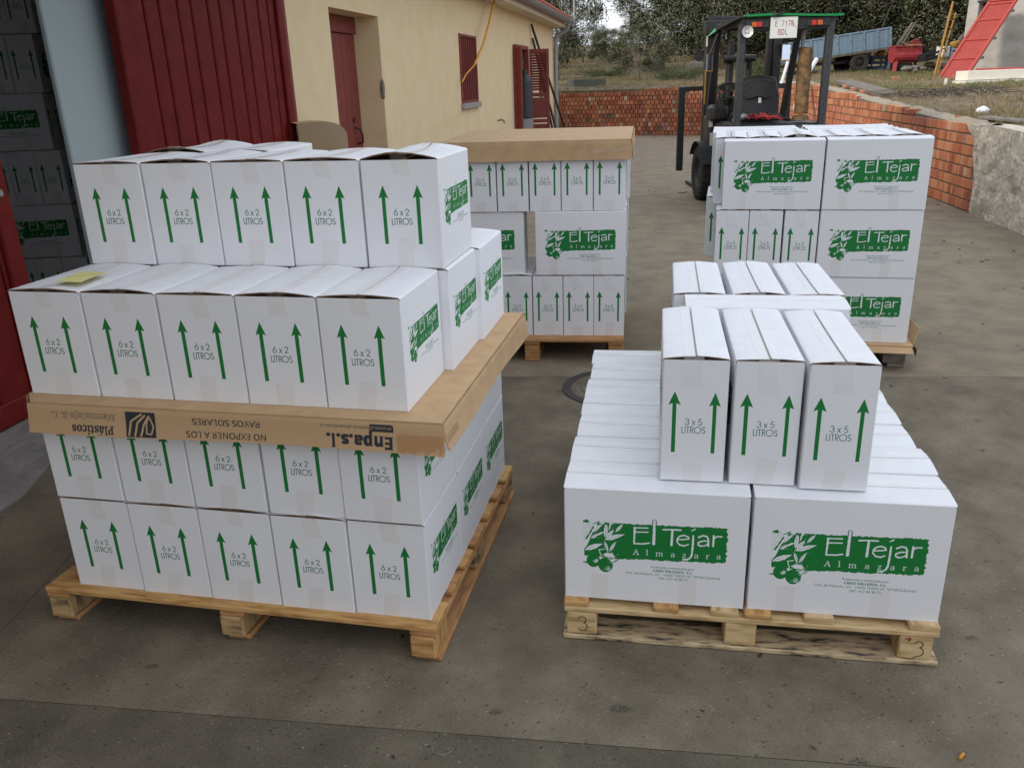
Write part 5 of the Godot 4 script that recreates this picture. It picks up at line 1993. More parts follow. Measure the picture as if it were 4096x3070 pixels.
	rb.quad(Vector3(0.86, e0.y, e0.z), Vector3(21.4, e0.y, e0.z), Vector3(21.4, r0.y, r0.z), Vector3(0.86, r0.y, r0.z), Vector3(0, 1, 0.3))
	rb.quad(Vector3(0.86, e0.y - 0.05, e0.z), Vector3(21.4, e0.y - 0.05, e0.z), Vector3(21.4, r0.y - 0.05, r0.z), Vector3(0.86, r0.y - 0.05, r0.z), Vector3(0, -1, -0.3))
	rb.quad(Vector3(0.86, 3.06, -8.8), Vector3(21.4, 3.06, -8.8), Vector3(21.4, r0.y, r0.z), Vector3(0.86, r0.y, r0.z), Vector3(0, 1, -0.3))
	rb.quad(Vector3(21.4, e0.y, e0.z), Vector3(21.4, e0.y - 0.05, e0.z), Vector3(21.4, r0.y - 0.05, r0.z), Vector3(21.4, r0.y, r0.z), Vector3(1, 0, 0))
	rf.mesh = rb.done(M.roof_tile)
	var tl := MB.new()
	var x := 9.0
	while x < 21.4:
		var j := rng.randf_range(-0.012, 0.012)
		for row in 3:
			var a := e0.lerp(r0, row * 0.085) + Vector3(x + j, 0.055 + 0.012 * row, 0.06 - 0.03 * row)
			var b := e0.lerp(r0, row * 0.085 + 0.098) + Vector3(x + j, 0.045 + 0.012 * row, 0.0)
			tl.sheet(func(u: float, v: float) -> Vector3: return a.lerp(b, u) + Vector3(cos(v * PI) * 0.085, sin(v * PI) * 0.07, 0.0), 1, 6, Vector3(0, 1, 0.3))
			tl.sheet(func(u: float, v: float) -> Vector3: return a.lerp(b, u) + Vector3(cos(v * PI) * 0.072, sin(v * PI) * 0.057, 0.0), 1, 6, Vector3(0, -1, 0.3))
			for q in 6:
				var p := func(t: float, rr: float, hh: float) -> Vector3: return a + Vector3(cos(t * PI) * rr, sin(t * PI) * hh, 0.0)
				tl.quad(p.call(q / 6.0, .085, .07), p.call((q + 1) / 6.0, .085, .07), p.call((q + 1) / 6.0, .072, .057), p.call(q / 6.0, .072, .057), Vector3(0, 0, 1))
		x += 0.205
	var to := obj("roof_tile", tl.done(M.roof_tile), rf)
	to.set_meta("kind", "stuff")
	# a chipped corner beside the door recess and a small tap
	obj("bare_patch", rock_mesh(0.026, 12, M.rubble, 4.5), o, Vector3(6.285, 1.52, -0.012))
	obj("tap", tubemesh([Vector3(12.9, 0.86, 0.0), Vector3(12.9, 0.87, 0.09), Vector3(12.93, 0.85, 0.12), Vector3(12.93, 0.80, 0.12)], 0.012, M.black_iron), o)

	# things that lean or hang on it
	var at := func(sv: float, y: float, zv: float) -> Vector3: return o.transform * Vector3(sv, y, zv)
	var hs := thing("yellow_hose", "thin yellow hose hanging from the eave down to the barred window", "hose", Vector3.ZERO)
	var hp := [at.call(12.6, 3.10, 0.16), at.call(12.0, 2.78, 0.17), at.call(11.55, 2.50, 0.19), at.call(10.95, 2.14, 0.20), at.call(10.35, 1.82, 0.17), at.call(9.95, 1.68, 0.12), at.call(9.75, 1.57, 0.10)]
	obj("hose", tubemesh(hp.slice(0, 5), 0.022, M.hose_yellow, -1.0, 8), hs)
	obj("thin_end", tubemesh(hp.slice(4, 7), 0.011, M.hose_yellow, -1.0, 8), hs)
	for q in [[17.0, 2.76, 0.0, 19.3, 0.0, 0.62, "longest black iron bar leaning on the wall beside the downpipe"], [17.1, 2.48, 0.0, 17.5, 0.0, 0.62, "second black iron bar leaning across the louvred shutter"], [17.45, 2.26, 0.0, 17.65, 0.0, 0.50, "short black iron bar behind the louvred leaf"]]:
		tag(obj("iron_bar", tubemesh([at.call(q[3], q[4], q[5]), at.call(q[0], q[1], q[2] + 0.05)], 0.028, M.black_iron, -1.0, 8)), q[6], "bar", "iron bars leaning on the wall")
	# opened carton standing by the wall
	var ct := thing("open_carton", "large opened brown carton standing against the wall beside the sliding door", "carton", Vector3.ZERO)
	var cb := MB.new()
	var A: Vector3 = at.call(3.30, 0, 0.24)
	var Bq: Vector3 = at.call(4.16, 0, 0.30)
	var nrm := (out * 0.55 - dir * 0.85).normalized()
	var wv := func(u: float, v: float) -> Vector3: return A.lerp(Bq, u) + out * (0.10 * sin(u * PI * 0.9)) + Vector3(0, v * (1.285 + 0.02 * sin(u * PI) - 0.13 * u * u), 0)
	cb.sheet(wv, 14, 8, out)
	cb.sheet(func(u: float, v: float) -> Vector3: return wv.call(u, v) - out * 0.006, 14, 8, -out)
	for k in 14:
		var p: Vector3 = wv.call(k / 14.0, 1.0)
		var p2: Vector3 = wv.call((k + 1) / 14.0, 1.0)
		cb.quad(p, p2, p2 - out * 0.006, p - out * 0.006, Vector3.UP)
	cb.sheet(func(u: float, v: float) -> Vector3: return Bq + (dir * 0.10 - out * 0.22) * u + out * 0.03 * (1 - u) + Vector3(0, v * (1.15 - 0.02 * u), 0), 6, 6, dir)
	obj("board", cb.done(M.kraft_shaded), ct)  # shade on the standing face is painted as a darker kraft
	cb = MB.new()
	cb.sheet(func(u: float, v: float) -> Vector3: return wv.call(u, 1.0) - out * (0.006 + v * 0.14) + Vector3(0, 0.015 * sin(v * PI) - 0.01 * v, 0) + dir * v * 0.05, 12, 4, Vector3.UP)
	obj("flap", cb.done(M.kraft), ct)
	store_boxes(at)


func store_boxes(_at: Callable) -> void:
	# white boxes stacked in the dark store
	var F := frame_of(-2.98, -5.85, 0.08)
	var p := thing("wooden_pallet", "wooden pallet in the dark store, under the boxes behind the door", "pallet", F.origin, 0.08, "wooden pallets under the boxes")
	for k in 5:
		plank("deck_board", p, Vector3(1.1, 0.02, 0.12), Vector3(-0.56, 0.13, -0.06 - k * 0.2), M.wood4, 0)
	for x in [-1.05, -0.56, -0.06]:
		for z in [-0.07, -0.85]:
			plank("block", p, Vector3(0.09, 0.118, 0.12), Vector3(x, 0.06, z), M.wood4, 0)
	var y := 0.14
	var g := "boxes in the dark store"
	for j in 5:
		if j % 2 == 1:
			carton("three", j % 3, F, -L3 - 0.02 * j, y + j * H3, 0.0, true, "white box with logo in the dark store, layer %s from the floor" % ORD[j], g)
		else:
			for k in 3:
				carton("three", k, F, -W3 * (k + 1) - 0.012 * j, y + j * H3, 0.0, false, "upright white box in the dark store, %s from right, layer %s from the floor" % [ORD[k], ORD[j]], g)
	for k in 2:
		carton("three", k, F, -W3 * (k + 1) - 0.02, y + 5 * H3, -0.02, false, "upright white box on top of the dark store stack, %s from right" % ORD[k], g)
	var tr := thing("cardboard_tray", "brown cardboard tray stood on end in the dark store beside the boxes", "tray", Vector3(-2.80, 0.0, -6.2), -0.25, "brown cardboard trays")
	obj("panel", boxmesh(Vector3(0.30, 1.62, 0.10), M.kraft, 0.01, 1, Vector3(0, 0.81, 0)), tr)
	var F2 := frame_of(-2.32, -6.25, 0.12)
	for j in 3:
		carton("three", j, F2, -W3 - 0.03, j * H3 + 0.02, 0.0, false, "white box low in the dark store behind the pillar, %s from the floor" % ORD[j], g)


func sliding_door(o: Node3D, s0: float, s1: float, z: float, _n: int) -> void:
	var d := MeshInstance3D.new()
	d.name = "sliding_door"
	o.add_child(d, true)
	var H := 2.62
	var y0 := 0.015
	var fr := MB.new()
	fr.box(Vector3(s0 + 0.055, y0 + H * 0.5, z), Vector3(0.11, H, 0.07), 0.008)
	fr.box(Vector3(s1 - 0.055, y0 + H * 0.5, z), Vector3(0.11, H, 0.07), 0.008)
	fr.box(Vector3((s0 + s1) * 0.5, y0 + 0.06, z), Vector3(s1 - s0 - 0.22, 0.12, 0.07), 0.008)
	fr.box(Vector3((s0 + s1) * 0.5, y0 + H - 0.06, z), Vector3(s1 - s0 - 0.22, 0.12, 0.07), 0.008)
	fr.box(Vector3((s0 + s1) * 0.5, y0 + H * 0.5, z - 0.025), Vector3(s1 - s0 - 0.2, H - 0.2, 0.01))
	d.mesh = fr.done(M.red_metal)
	var x := s0 + 0.11
	var k := 0
	var r := RandomNumberGenerator.new()
	r.seed = 4
	while x < s1 - 0.12:
		var w := 0.215 if k % 2 == 0 else 0.165
		w = minf(w, s1 - 0.11 - x)
		# each sheet has a raised lip on one edge and a shallow groove on the other
		var pb := MB.new()
		var prof := PackedVector2Array([Vector2(0.0, -0.012), Vector2(0.003, 0.010), Vector2(0.012, 0.016), Vector2(0.022, 0.009), Vector2(w - 0.020, 0.009 + r.randf_range(-0.002, 0.002)), Vector2(w - 0.008, 0.006), Vector2(w - 0.004, -0.012)])
		pb.prism(prof, y0 + 0.12, y0 + H - 0.12, Vector3(x, 0, z), Basis(Vector3(1, 0, 0), Vector3(0, 0, 1), Vector3(0, 1, 0)))
		obj("panel", pb.done(M.red_metal), d)
		x += w
		k += 1
	obj("bolt", boxmesh(Vector3(0.035, 0.035, 0.03), M.galvanised, 0.006), d, Vector3(s1 - 0.08, 1.13, z + 0.045))


func barred_window(o: Node3D, s0: float, s1: float, y0: float, y1: float) -> void:
	var w := MeshInstance3D.new()
	w.name = "window"
	o.add_child(w, true)
	w.mesh = boxmesh(Vector3(s1 - s0 + 0.02, y1 - y0 + 0.02, 0.02), M.glass_dark, 0.0, 0, Vector3((s0 + s1) * 0.5, (y0 + y1) * 0.5, -0.24))
	var fr := MB.new()
	for q in [[s0 + 0.03, (y0 + y1) * 0.5, 0.06, y1 - y0], [s1 - 0.03, (y0 + y1) * 0.5, 0.06, y1 - y0]]:
		fr.box(Vector3(q[0], q[1], -0.02), Vector3(q[2], q[3], 0.09), 0.004)
	for y in [y0 + 0.02, y1 - 0.02]:
		fr.box(Vector3((s0 + s1) * 0.5, y, -0.02), Vector3(s1 - s0 - 0.12, 0.04, 0.085), 0.004)
	obj("frame", fr.done(M.red_paint), w)
	for k in 8:
		var x := lerpf(s0 + 0.06, s1 - 0.06, (k + 0.5) / 8.0)
		obj("bar", boxmesh(Vector3(0.032, y1 - y0 - 0.08, 0.032), M.red_paint, 0.004), w, Vector3(x, (y0 + y1) * 0.5, -0.01))
	obj("sill", boxmesh(Vector3(s1 - s0 + 0.10, 0.085, 0.27), M.stone_sill, 0.006), w, Vector3((s0 + s1) * 0.5 + 0.01, y0 - 0.043, -0.075))


func shutter_leaf(o: MeshInstance3D, a: Vector3, run: Vector3, h: float) -> void:
	# a leaf from its hinge a along run; louvres above, a plain panel below
	var x := run.normalized()
	var z := x.cross(Vector3.UP)
	var B := Basis(x, Vector3.UP, -x.cross(Vector3.UP) * -1.0)
	B = Basis(x, Vector3.UP, x.cross(Vector3.UP))
	var L := run.length()
	var fr := MB.new()
	for u in [0.03, L - 0.03]:
		fr.box(a + x * u + Vector3(0, h * 0.5, 0), Vector3(0.06, h, 0.04), 0.004, B)
	for y in [0.05, h * 0.30, h * 0.56, h - 0.04]:
		fr.box(a + x * L * 0.5 + Vector3(0, y, 0), Vector3(L - 0.12, 0.08, 0.038), 0.004, B)
	fr.box(a + x * L * 0.5 + Vector3(0, h * 0.43, 0), Vector3(L - 0.12, h * 0.20, 0.015), 0.0, B)
	fr.box(a + x * L * 0.5 + Vector3(0, h * 0.17, 0), Vector3(L - 0.12, h * 0.20, 0.015), 0.0, B)
	o.mesh = fr.done(M.red_paint)
	var n := int(h * 0.38 / 0.055)
	for k in n:
		var sb := MB.new()
		sb.box(Vector3.ZERO, Vector3(L - 0.12, 0.046, 0.010), 0.0, B * Basis(Vector3(1, 0, 0), 0.65))
		obj("slat", sb.done(M.red_paint), o, a + x * L * 0.5 + Vector3(0, h * 0.60 + (k + 0.5) * 0.055, 0))


# ---------------------------------------------------------------- forklift (own axes: z towards us, its tail)
func forklift() -> void:
	var o := thing("forklift", "dark grey forklift with a green roof cover, parked with its tail towards us", "forklift", Vector3(3.16, 0, -9.9))
	var part := func(called: String, b: MB, m: Material) -> MeshInstance3D: return obj(called, b.done(m), o)
	var b := MB.new()
	b.box(Vector3(0, 0.62, -0.16), Vector3(1.06, 0.72, 0.50), 0.05)
	b.box(Vector3(0, 0.30, -0.45), Vector3(0.98, 0.26, 0.9), 0.04)
	part.call("counterweight", b, M.fl_grey)
	b = MB.new()
	b.box(Vector3(0.0, 0.80, -0.74), Vector3(0.96, 0.42, 0.62), 0.03)
	b.box(Vector3(0, 0.36, -1.12), Vector3(0.80, 0.16, 0.7), 0.02)
	b.box(Vector3(0, 0.985, -0.25), Vector3(0.98, 0.035, 0.44), 0.01)
	part.call("body", b, M.fl_black)
	b = MB.new()
	b.box(Vector3(-0.47, 0.84, -1.26), Vector3(0.16, 0.44, 0.30), 0.02)
	b.box(Vector3(0.47, 0.74, -1.26), Vector3(0.16, 0.24, 0.30), 0.02)
	b.box(Vector3(0.0, 0.62, -1.46), Vector3(0.78, 0.5, 0.08), 0.01)
	part.call("cowl", b, M.fl_grey)
	# mud guards over the drive wheels
	for sx in [-1.0, 1.0]:
		b = MB.new()
		b.sheet(func(u: float, v: float) -> Vector3: return Vector3(sx * (0.44 + 0.22 * u), 0.35 + sin(lerpf(0.35, 2.6, v)) * 0.40, -1.30 + cos(lerpf(0.35, 2.6, v)) * 0.40), 2, 10, Vector3(0, 1, 0))
		part.call("mudguard", b, M.fl_black)
	# overhead guard
	for q in [[-0.485, 0.0], [0.485, 0.0]]:
		obj("rear_post", barmesh(Vector3(q[0], 0.9, -0.02), Vector3(q[0], 2.06, 0.0), 0.085, 0.075, M.fl_grey, 0.008, Vector3(1, 0, 0)), o)
		obj("front_post", barmesh(Vector3(q[0], 0.98, -1.44), Vector3(q[0] * 1.02, 2.06, -1.05), 0.07, 0.07, M.fl_black, 0.008, Vector3(1, 0, 0)), o)
	b = MB.new()
	b.box(Vector3(0, 2.055, 0.0), Vector3(1.06, 0.13, 0.07), 0.01)
	b.box(Vector3(0, 2.085, -1.05), Vector3(1.04, 0.07, 0.07), 0.01)
	for sx in [-0.49, 0.49]:
		b.box(Vector3(sx, 2.085, -0.525), Vector3(0.07, 0.07, 0.98), 0.01)
	for k in 6:
		b.box(Vector3(-0.35 + k * 0.14, 2.09, -0.525), Vector3(0.03, 0.04, 0.98), 0.0)
	part.call("roof_frame", b, M.fl_black)
	b = MB.new()
	b.sheet(func(u: float, v: float) -> Vector3:
		var x := lerpf(-0.60, 0.60, u)
		var sag := -0.012 * sin(u * PI * 7.0) * sin(v * PI) + 0.012 * sin(u * 5.0 + v * 3.0)
		var y := 2.150 + sag
		if u < 0.13:
			y -= (0.13 - u) / 0.13 * (0.05 + 0.12 * v)
		return Vector3(x, y, lerpf(0.07, -1.25, v)), 24, 12, Vector3.UP)
	b.sheet(func(u: float, v: float) -> Vector3: return Vector3(lerpf(-0.47, 0.60, u), 2.150 - v * 0.022 + 0.012 * sin((0.11 + u * 0.89) * 5.0), 0.072), 16, 1, Vector3(0, 0, 1))
	part.call("roof_cover", b, M.green_tarp)
	b = MB.new()
	b.bar(Vector3(-0.60, 2.07, -0.75), Vector3(-0.50, 2.14, 0.06), 0.012, 0.05, 0.0)
	b.bar(Vector3(-0.20, 2.13, 0.078), Vector3(-0.06, 2.17, 0.078), 0.01, 0.02, 0.0)
	b.tube([Vector3(-0.13, 1.91, 0.04), Vector3(-0.125, 1.87, 0.045), Vector3(-0.11, 1.84, 0.04)], 0.006)
	part.call("strap", b, M.fl_black)
	# number plate
	b = MB.new()
	b.box(Vector3(-0.045, 2.015, 0.052), Vector3(0.298, 0.216, 0.008), 0.002)
	var pl: MeshInstance3D = part.call("number_plate", b, M.white_paint)
	b = MB.new()
	b.quad(Vector3(-0.192, 2.121, 0.0566), Vector3(0.102, 2.121, 0.0566), Vector3(0.102, 1.909, 0.0566), Vector3(-0.192, 1.909, 0.0566), Vector3(0, 0, 1))
	obj("plate_print", b.done(M.plate_print), pl)
	# tail lights
	for q in [-0.335, 0.335]:
		b = MB.new()
		b.box(Vector3(q, 2.055, 0.045), Vector3(0.25, 0.075, 0.03), 0.006)
		var tl: MeshInstance3D = part.call("tail_light", b, M.fl_black)
		obj("red_lens", boxmesh(Vector3(0.055, 0.052, 0.014), M.tail_red, 0.006), tl, Vector3(q + (0.02 if q < 0 else -0.055), 2.055, 0.065))
		obj("orange_lens", boxmesh(Vector3(0.055, 0.050, 0.012), M.tail_orange, 0.006), tl, Vector3(q + (-0.04 if q < 0 else 0.012), 2.055, 0.064))
	# work lamp
	b = MB.new()
	var back := Basis(Vector3(1, 0, 0), PI * 0.5)
	b.lathe([Vector2(0.0, -0.07), Vector2(0.05, -0.06), Vector2(0.066, -0.02), Vector2(0.068, 0.0), Vector2(0.062, 0.006)], Vector3(-0.455, 1.985, 0.105), back, 20)
	var wl: MeshInstance3D = part.call("work_lamp", b, M.fl_black)
	b = MB.new()
	b.lathe([Vector2(0.062, 0.002), Vector2(0.045, -0.012), Vector2(0.018, -0.03), Vector2(0.014, -0.01), Vector2(0.0, -0.008)], Vector3(-0.455, 1.985, 0.105), back, 20)
	obj("reflector", b.done(M.lens), wl)
	# mirrors
	for q in [[0.045, 1.765, -0.10, 0.105, 0.175], [-0.66, 1.69, -0.75, 0.09, 0.19]]:
		b = MB.new()
		b.box(Vector3(q[0], q[1], q[2]), Vector3(q[3], q[4], 0.03), 0.012)
		var mr: MeshInstance3D = part.call("mirror", b, M.fl_black)
		obj("glass", boxmesh(Vector3(q[3] - 0.014, q[4] - 0.016, 0.004), M.chrome, 0.001), mr, Vector3(q[0], q[1], q[2] + 0.0165))
		obj("amber_rim", boxmesh(Vector3(q[3], 0.02, 0.034), M.amber, 0.004), mr, Vector3(q[0], q[1] - q[4] * 0.5 + 0.006, q[2]))
		obj("arm", tubemesh([Vector3(q[0], q[1] + q[4] * 0.5 - 0.02, q[2]), Vector3(q[0] + (0.02 if q[0] > 0 else 0.12), 2.06, q[2] - 0.05)], 0.012, M.fl_black), mr)
	b = MB.new()
	b.lathe([Vector2(0.0, -0.06), Vector2(0.06, -0.045), Vector2(0.065, 0.0), Vector2(0.0, 0.0)], Vector3(-0.01, 1.79, -0.13), back, 14)
	b.lathe([Vector2(0.0, -0.06), Vector2(0.06, -0.045), Vector2(0.065, 0.0), Vector2(0.0, 0.0)], Vector3(-0.70, 1.78, -1.12), back, 14)
	part.call("lamp_shell", b, M.fl_black)
	# seat
	b = MB.new()
	b.sheet(func(u: float, v: float) -> Vector3:
		var w := lerpf(0.205, 0.215, sin(v * PI)) * (1.0 - 0.16 * pow(v, 6.0))
		return Vector3(-0.125 + lerpf(-w, w, u), 1.06 + v * 0.43 - 0.03 * pow(absf(u * 2.0 - 1.0), 4.0) * v, -0.44 + 0.035 * sin(u * PI) - 0.06 * v), 12, 10, Vector3(0, 0, 1))
	b.sheet(func(u: float, v: float) -> Vector3:
		var w := lerpf(0.205, 0.215, sin(v * PI)) * (1.0 - 0.16 * pow(v, 6.0))
		return Vector3(-0.125 + lerpf(-w, w, u), 1.06 + v * 0.43 - 0.03 * pow(absf(u * 2.0 - 1.0), 4.0) * v, -0.55 - 0.035 * sin(u * PI) - 0.06 * v), 12, 10, Vector3(0, 0, -1))
	b.tube([Vector3(-0.34, 1.06, -0.50), Vector3(-0.345, 1.3, -0.53), Vector3(-0.31, 1.465, -0.555), Vector3(-0.125, 1.488, -0.56), Vector3(0.06, 1.465, -0.555), Vector3(0.095, 1.3, -0.53), Vector3(0.09, 1.06, -0.50)], 0.05, -1.0, 10)
	b.box(Vector3(-0.125, 1.05, -0.72), Vector3(0.44, 0.12, 0.44), 0.04)
	var seat: MeshInstance3D = part.call("seat", b, M.seat_black)
	obj("paper_label", boxmesh(Vector3(0.035, 0.062, 0.002), M.white_paint, 0.0), seat, Vector3(-0.12, 1.255, -0.412))
	b = MB.new()
	b.sheet(func(u: float, v: float) -> Vector3: return Vector3(-0.125 + lerpf(-0.19, 0.19, u), 1.455 - v * (0.165 + 0.012 * sin(u * 11.0)), -0.428 + 0.036 * sin(u * PI) + 0.006 * v), 10, 3, Vector3(0, 0, 1))
	obj("cover_flap", b.done(M.fl_black), seat)
	# steering wheel and levers
	b = MB.new()
	var ring := []
	for k in 21:
		var a := TAU * k / 20.0
		ring.append(Vector3(-0.28 + cos(a) * 0.17, 1.36 + sin(a) * 0.085, -1.10 - sin(a) * 0.14))
	b.tube(ring, 0.016, -1.0, 6, false)
	b.tube([Vector3(-0.28, 1.36, -1.10), Vector3(-0.28, 1.0, -1.34)], 0.03)
	b.bar(Vector3(-0.44, 1.36, -1.1), Vector3(-0.12, 1.36, -1.1), 0.02, 0.01, 0.0)
	part.call("steering_wheel", b, M.seat_black)
	for q in [[-0.52, -0.98], [-0.44, -1.05]]:
		obj("lever", tubemesh([Vector3(q[0], 1.02, q[1]), Vector3(q[0] + 0.06, 1.34, q[1] + 0.03), Vector3(q[0] + 0.02, 1.36, q[1] + 0.03)], 0.012, M.fl_black), o)
	b = MB.new()
	b.box(Vector3(-0.46, 1.10, -1.05), Vector3(0.22, 0.20, 0.30), 0.04)
	b.box(Vector3(-0.30, 1.16, -1.28), Vector3(0.26, 0.26, 0.18), 0.04)
	part.call("dashboard", b, M.fl_black)
	# rusty cylinder with its pipe
	b = MB.new()
	b.lathe([Vector2(0.0, 0.0), Vector2(0.072, 0.0), Vector2(0.078, 0.012), Vector2(0.078, 0.70), Vector2(0.070, 0.712), Vector2(0.0, 0.714)], Vector3(0.285, 1.10, -0.14), Basis(), 24)
	part.call("exhaust_cylinder", b, M.rust_cyl)
	obj("exhaust_pipe", tubemesh([Vector3(0.245, 1.80, -0.14), Vector3(0.245, 1.97, -0.14), Vector3(0.265, 2.0, -0.12), Vector3(0.33, 2.015, -0.10)], 0.022, M.grey_pipe, -1.0, 10), o)
	b = MB.new()
	b.lathe([Vector2(0.0, 0.0), Vector2(0.10, 0.0), Vector2(0.085, 0.05), Vector2(0.0, 0.06)], Vector3(0.285, 1.03, -0.14), Basis(), 16)
	part.call("exhaust_foot", b, M.rust_cyl)
	# cables heaped on the tail
	for k in 6:
		var pts := []
		var r := RandomNumberGenerator.new()
		r.seed = 60 + k
		var c := Vector3(r.randf_range(-0.18, 0.02), 1.035, r.randf_range(-0.22, -0.05))
		for e in 18:
			var a := e * 0.52 + r.randf()
			pts.append(c + Vector3(cos(a) * r.randf_range(0.08, 0.17), absf(sin(a * 0.5)) * r.randf_range(0.02, 0.095), sin(a) * 0.07))
		obj("red_cable" if k < 3 else "black_hose", tubemesh(pts, 0.007 if k < 3 else 0.014, M.red_cable if k < 3 else M.rubber, -1.0, 6), o)
	for q in [[-0.34, 1.08, 0.05], [-0.42, 1.04, 0.045], [-0.40, 1.13, 0.035]]:
		obj("pump_fitting", rock_mesh(q[2], 3, M.galvanised), o, Vector3(q[0], q[1], -0.3))
	# mast, carriage and backrest
	b = MB.new()
	for sx in [-1.0, 1.0]:
		b.box(Vector3(sx * 0.44, 1.22, -1.72), Vector3(0.10, 2.10, 0.13), 0.006)
		b.box(Vector3(sx * 0.345, 1.24, -1.74), Vector3(0.06, 2.06, 0.10), 0.004)
	b.box(Vector3(0, 2.20, -1.70), Vector3(0.98, 0.10, 0.10), 0.01)
	b.box(Vector3(0, 0.5, -1.70), Vector3(0.80, 0.12, 0.08), 0.01)
	b.box(Vector3(-0.40, 2.12, -1.62), Vector3(0.28, 0.16, 0.10), 0.01)
	part.call("mast", b, M.fl_black)
	obj("lift_cylinder", tubemesh([Vector3(-0.16, 0.3, -1.72), Vector3(-0.16, 1.95, -1.72)], 0.05, M.fl_black, -1.0, 12), o)
	obj("lift_cylinder", tubemesh([Vector3(0.10, 0.3, -1.74), Vector3(0.10, 1.70, -1.74)], 0.04, M.fl_black, -1.0, 12), o)
	b = MB.new()
	b.tube([Vector3(-0.25, 1.74, -1.66), Vector3(-0.05, 1.745, -1.60), Vector3(0.14, 1.74, -1.66)], 0.045)
	part.call("hose_guide", b, M.fl_black)
	b = MB.new()
	for sx in [-0.72, 0.72]:
		b.box(Vector3(sx, 0.86, -2.0), Vector3(0.085, 1.10, 0.07), 0.006)
	b.box(Vector3(0, 1.385, -2.0), Vector3(1.52, 0.06, 0.06), 0.006)
	b.box(Vector3(0, 0.36, -1.99), Vector3(0.86, 0.12, 0.06), 0.006)
	for k in 4:
		b.box(Vector3(-0.42 + k * 0.28, 0.88, -2.0), Vector3(0.03, 0.96, 0.03), 0.0)
	part.call("load_backrest", b, M.fl_black)
	for sx in [-0.35, 0.35]:
		b = MB.new()
		b.box(Vector3(sx, 0.22, -2.08), Vector3(0.10, 0.42, 0.04), 0.004)
		b.box(Vector3(sx, 0.03, -2.58), Vector3(0.10, 0.04, 1.0), 0.004)
		part.call("fork", b, M.fl_black)
	# stickers on the mast and cowl
	for q in [[-0.488, 1.50, -1.654, 0.022, 0.62, "yellow"], [-0.52, 0.98, -1.109, 0.05, 0.10, "white"], [-0.50, 0.78, -1.109, 0.05, 0.16, "white"], [-0.488, 1.98, -1.654, 0.02, 0.16, "white"]]:
		obj("sticker", boxmesh(Vector3(q[3], q[4], 0.002), M.dirty_yellow if q[5] == "yellow" else M.white_panel, 0.0), o, Vector3(q[0], q[1], q[2]))
	# wheels
	for q in [[-0.52, 0.345, -1.30, 0.22], [0.52, 0.345, -1.30, 0.22], [-0.42, 0.26, -0.22, 0.16], [0.42, 0.26, -0.22, 0.16]]:
		wheel(o, Vector3(q[0], q[1], q[2]), q[1], q[3], q[0] < 0, M.rubber, M.fl_grey)


func wheel(o: Node3D, at: Vector3, r: float, w: float, left: bool, tyre_m: Material, rim_m: Material) -> void:
	var sx := -1.0 if left else 1.0
	var B := Basis(Vector3(0, 0, 1), -sx * PI * 0.5) # its y axis points outward
	var tb := MB.new()
	tb.lathe([Vector2(r * 0.56, w * 0.42), Vector2(r * 0.62, w * 0.5), Vector2(r * 0.88, w * 0.52), Vector2(r * 0.97, w * 0.40), Vector2(r * 0.97, -w * 0.40), Vector2(r * 0.88, -w * 0.52), Vector2(r * 0.56, -w * 0.5)], at, B, 36)
	for k in 26:
		for half in [-1.0, 1.0]:
			var a = TAU * (k + 0.25 * half) / 26.0
			var d := B * Vector3(cos(a), 0, sin(a))
			var t := B * Vector3(-sin(a), 0, cos(a))
			var y := B.y
			tb.box(at + d * r * 0.965 + y * half * w * 0.29, Vector3(r * 0.09, r * 0.07, w * 0.40), 0.003, Basis(t.rotated(d, 0.35 * half), d, t.rotated(d, 0.35 * half).cross(d)))
	var wh := obj("wheel", tb.done(tyre_m), o)
	var rb := MB.new()
	rb.lathe([Vector2(r * 0.57, w * 0.40), Vector2(r * 0.54, w * 0.44), Vector2(r * 0.50, w * 0.28), Vector2(r * 0.36, w * 0.16), Vector2(r * 0.22, w * 0.18), Vector2(r * 0.20, w * 0.34), Vector2(r * 0.10, w * 0.38), Vector2(0.0, w * 0.38)], at, B, 28)
	for k in 6:
		var a := TAU * k / 6.0
		rb.box(at + B * Vector3(cos(a) * r * 0.30, w * 0.19, sin(a) * r * 0.30), Vector3(0.022, 0.02, 0.022), 0.004, B)
	obj("rim", rb.done(rim_m), wh)


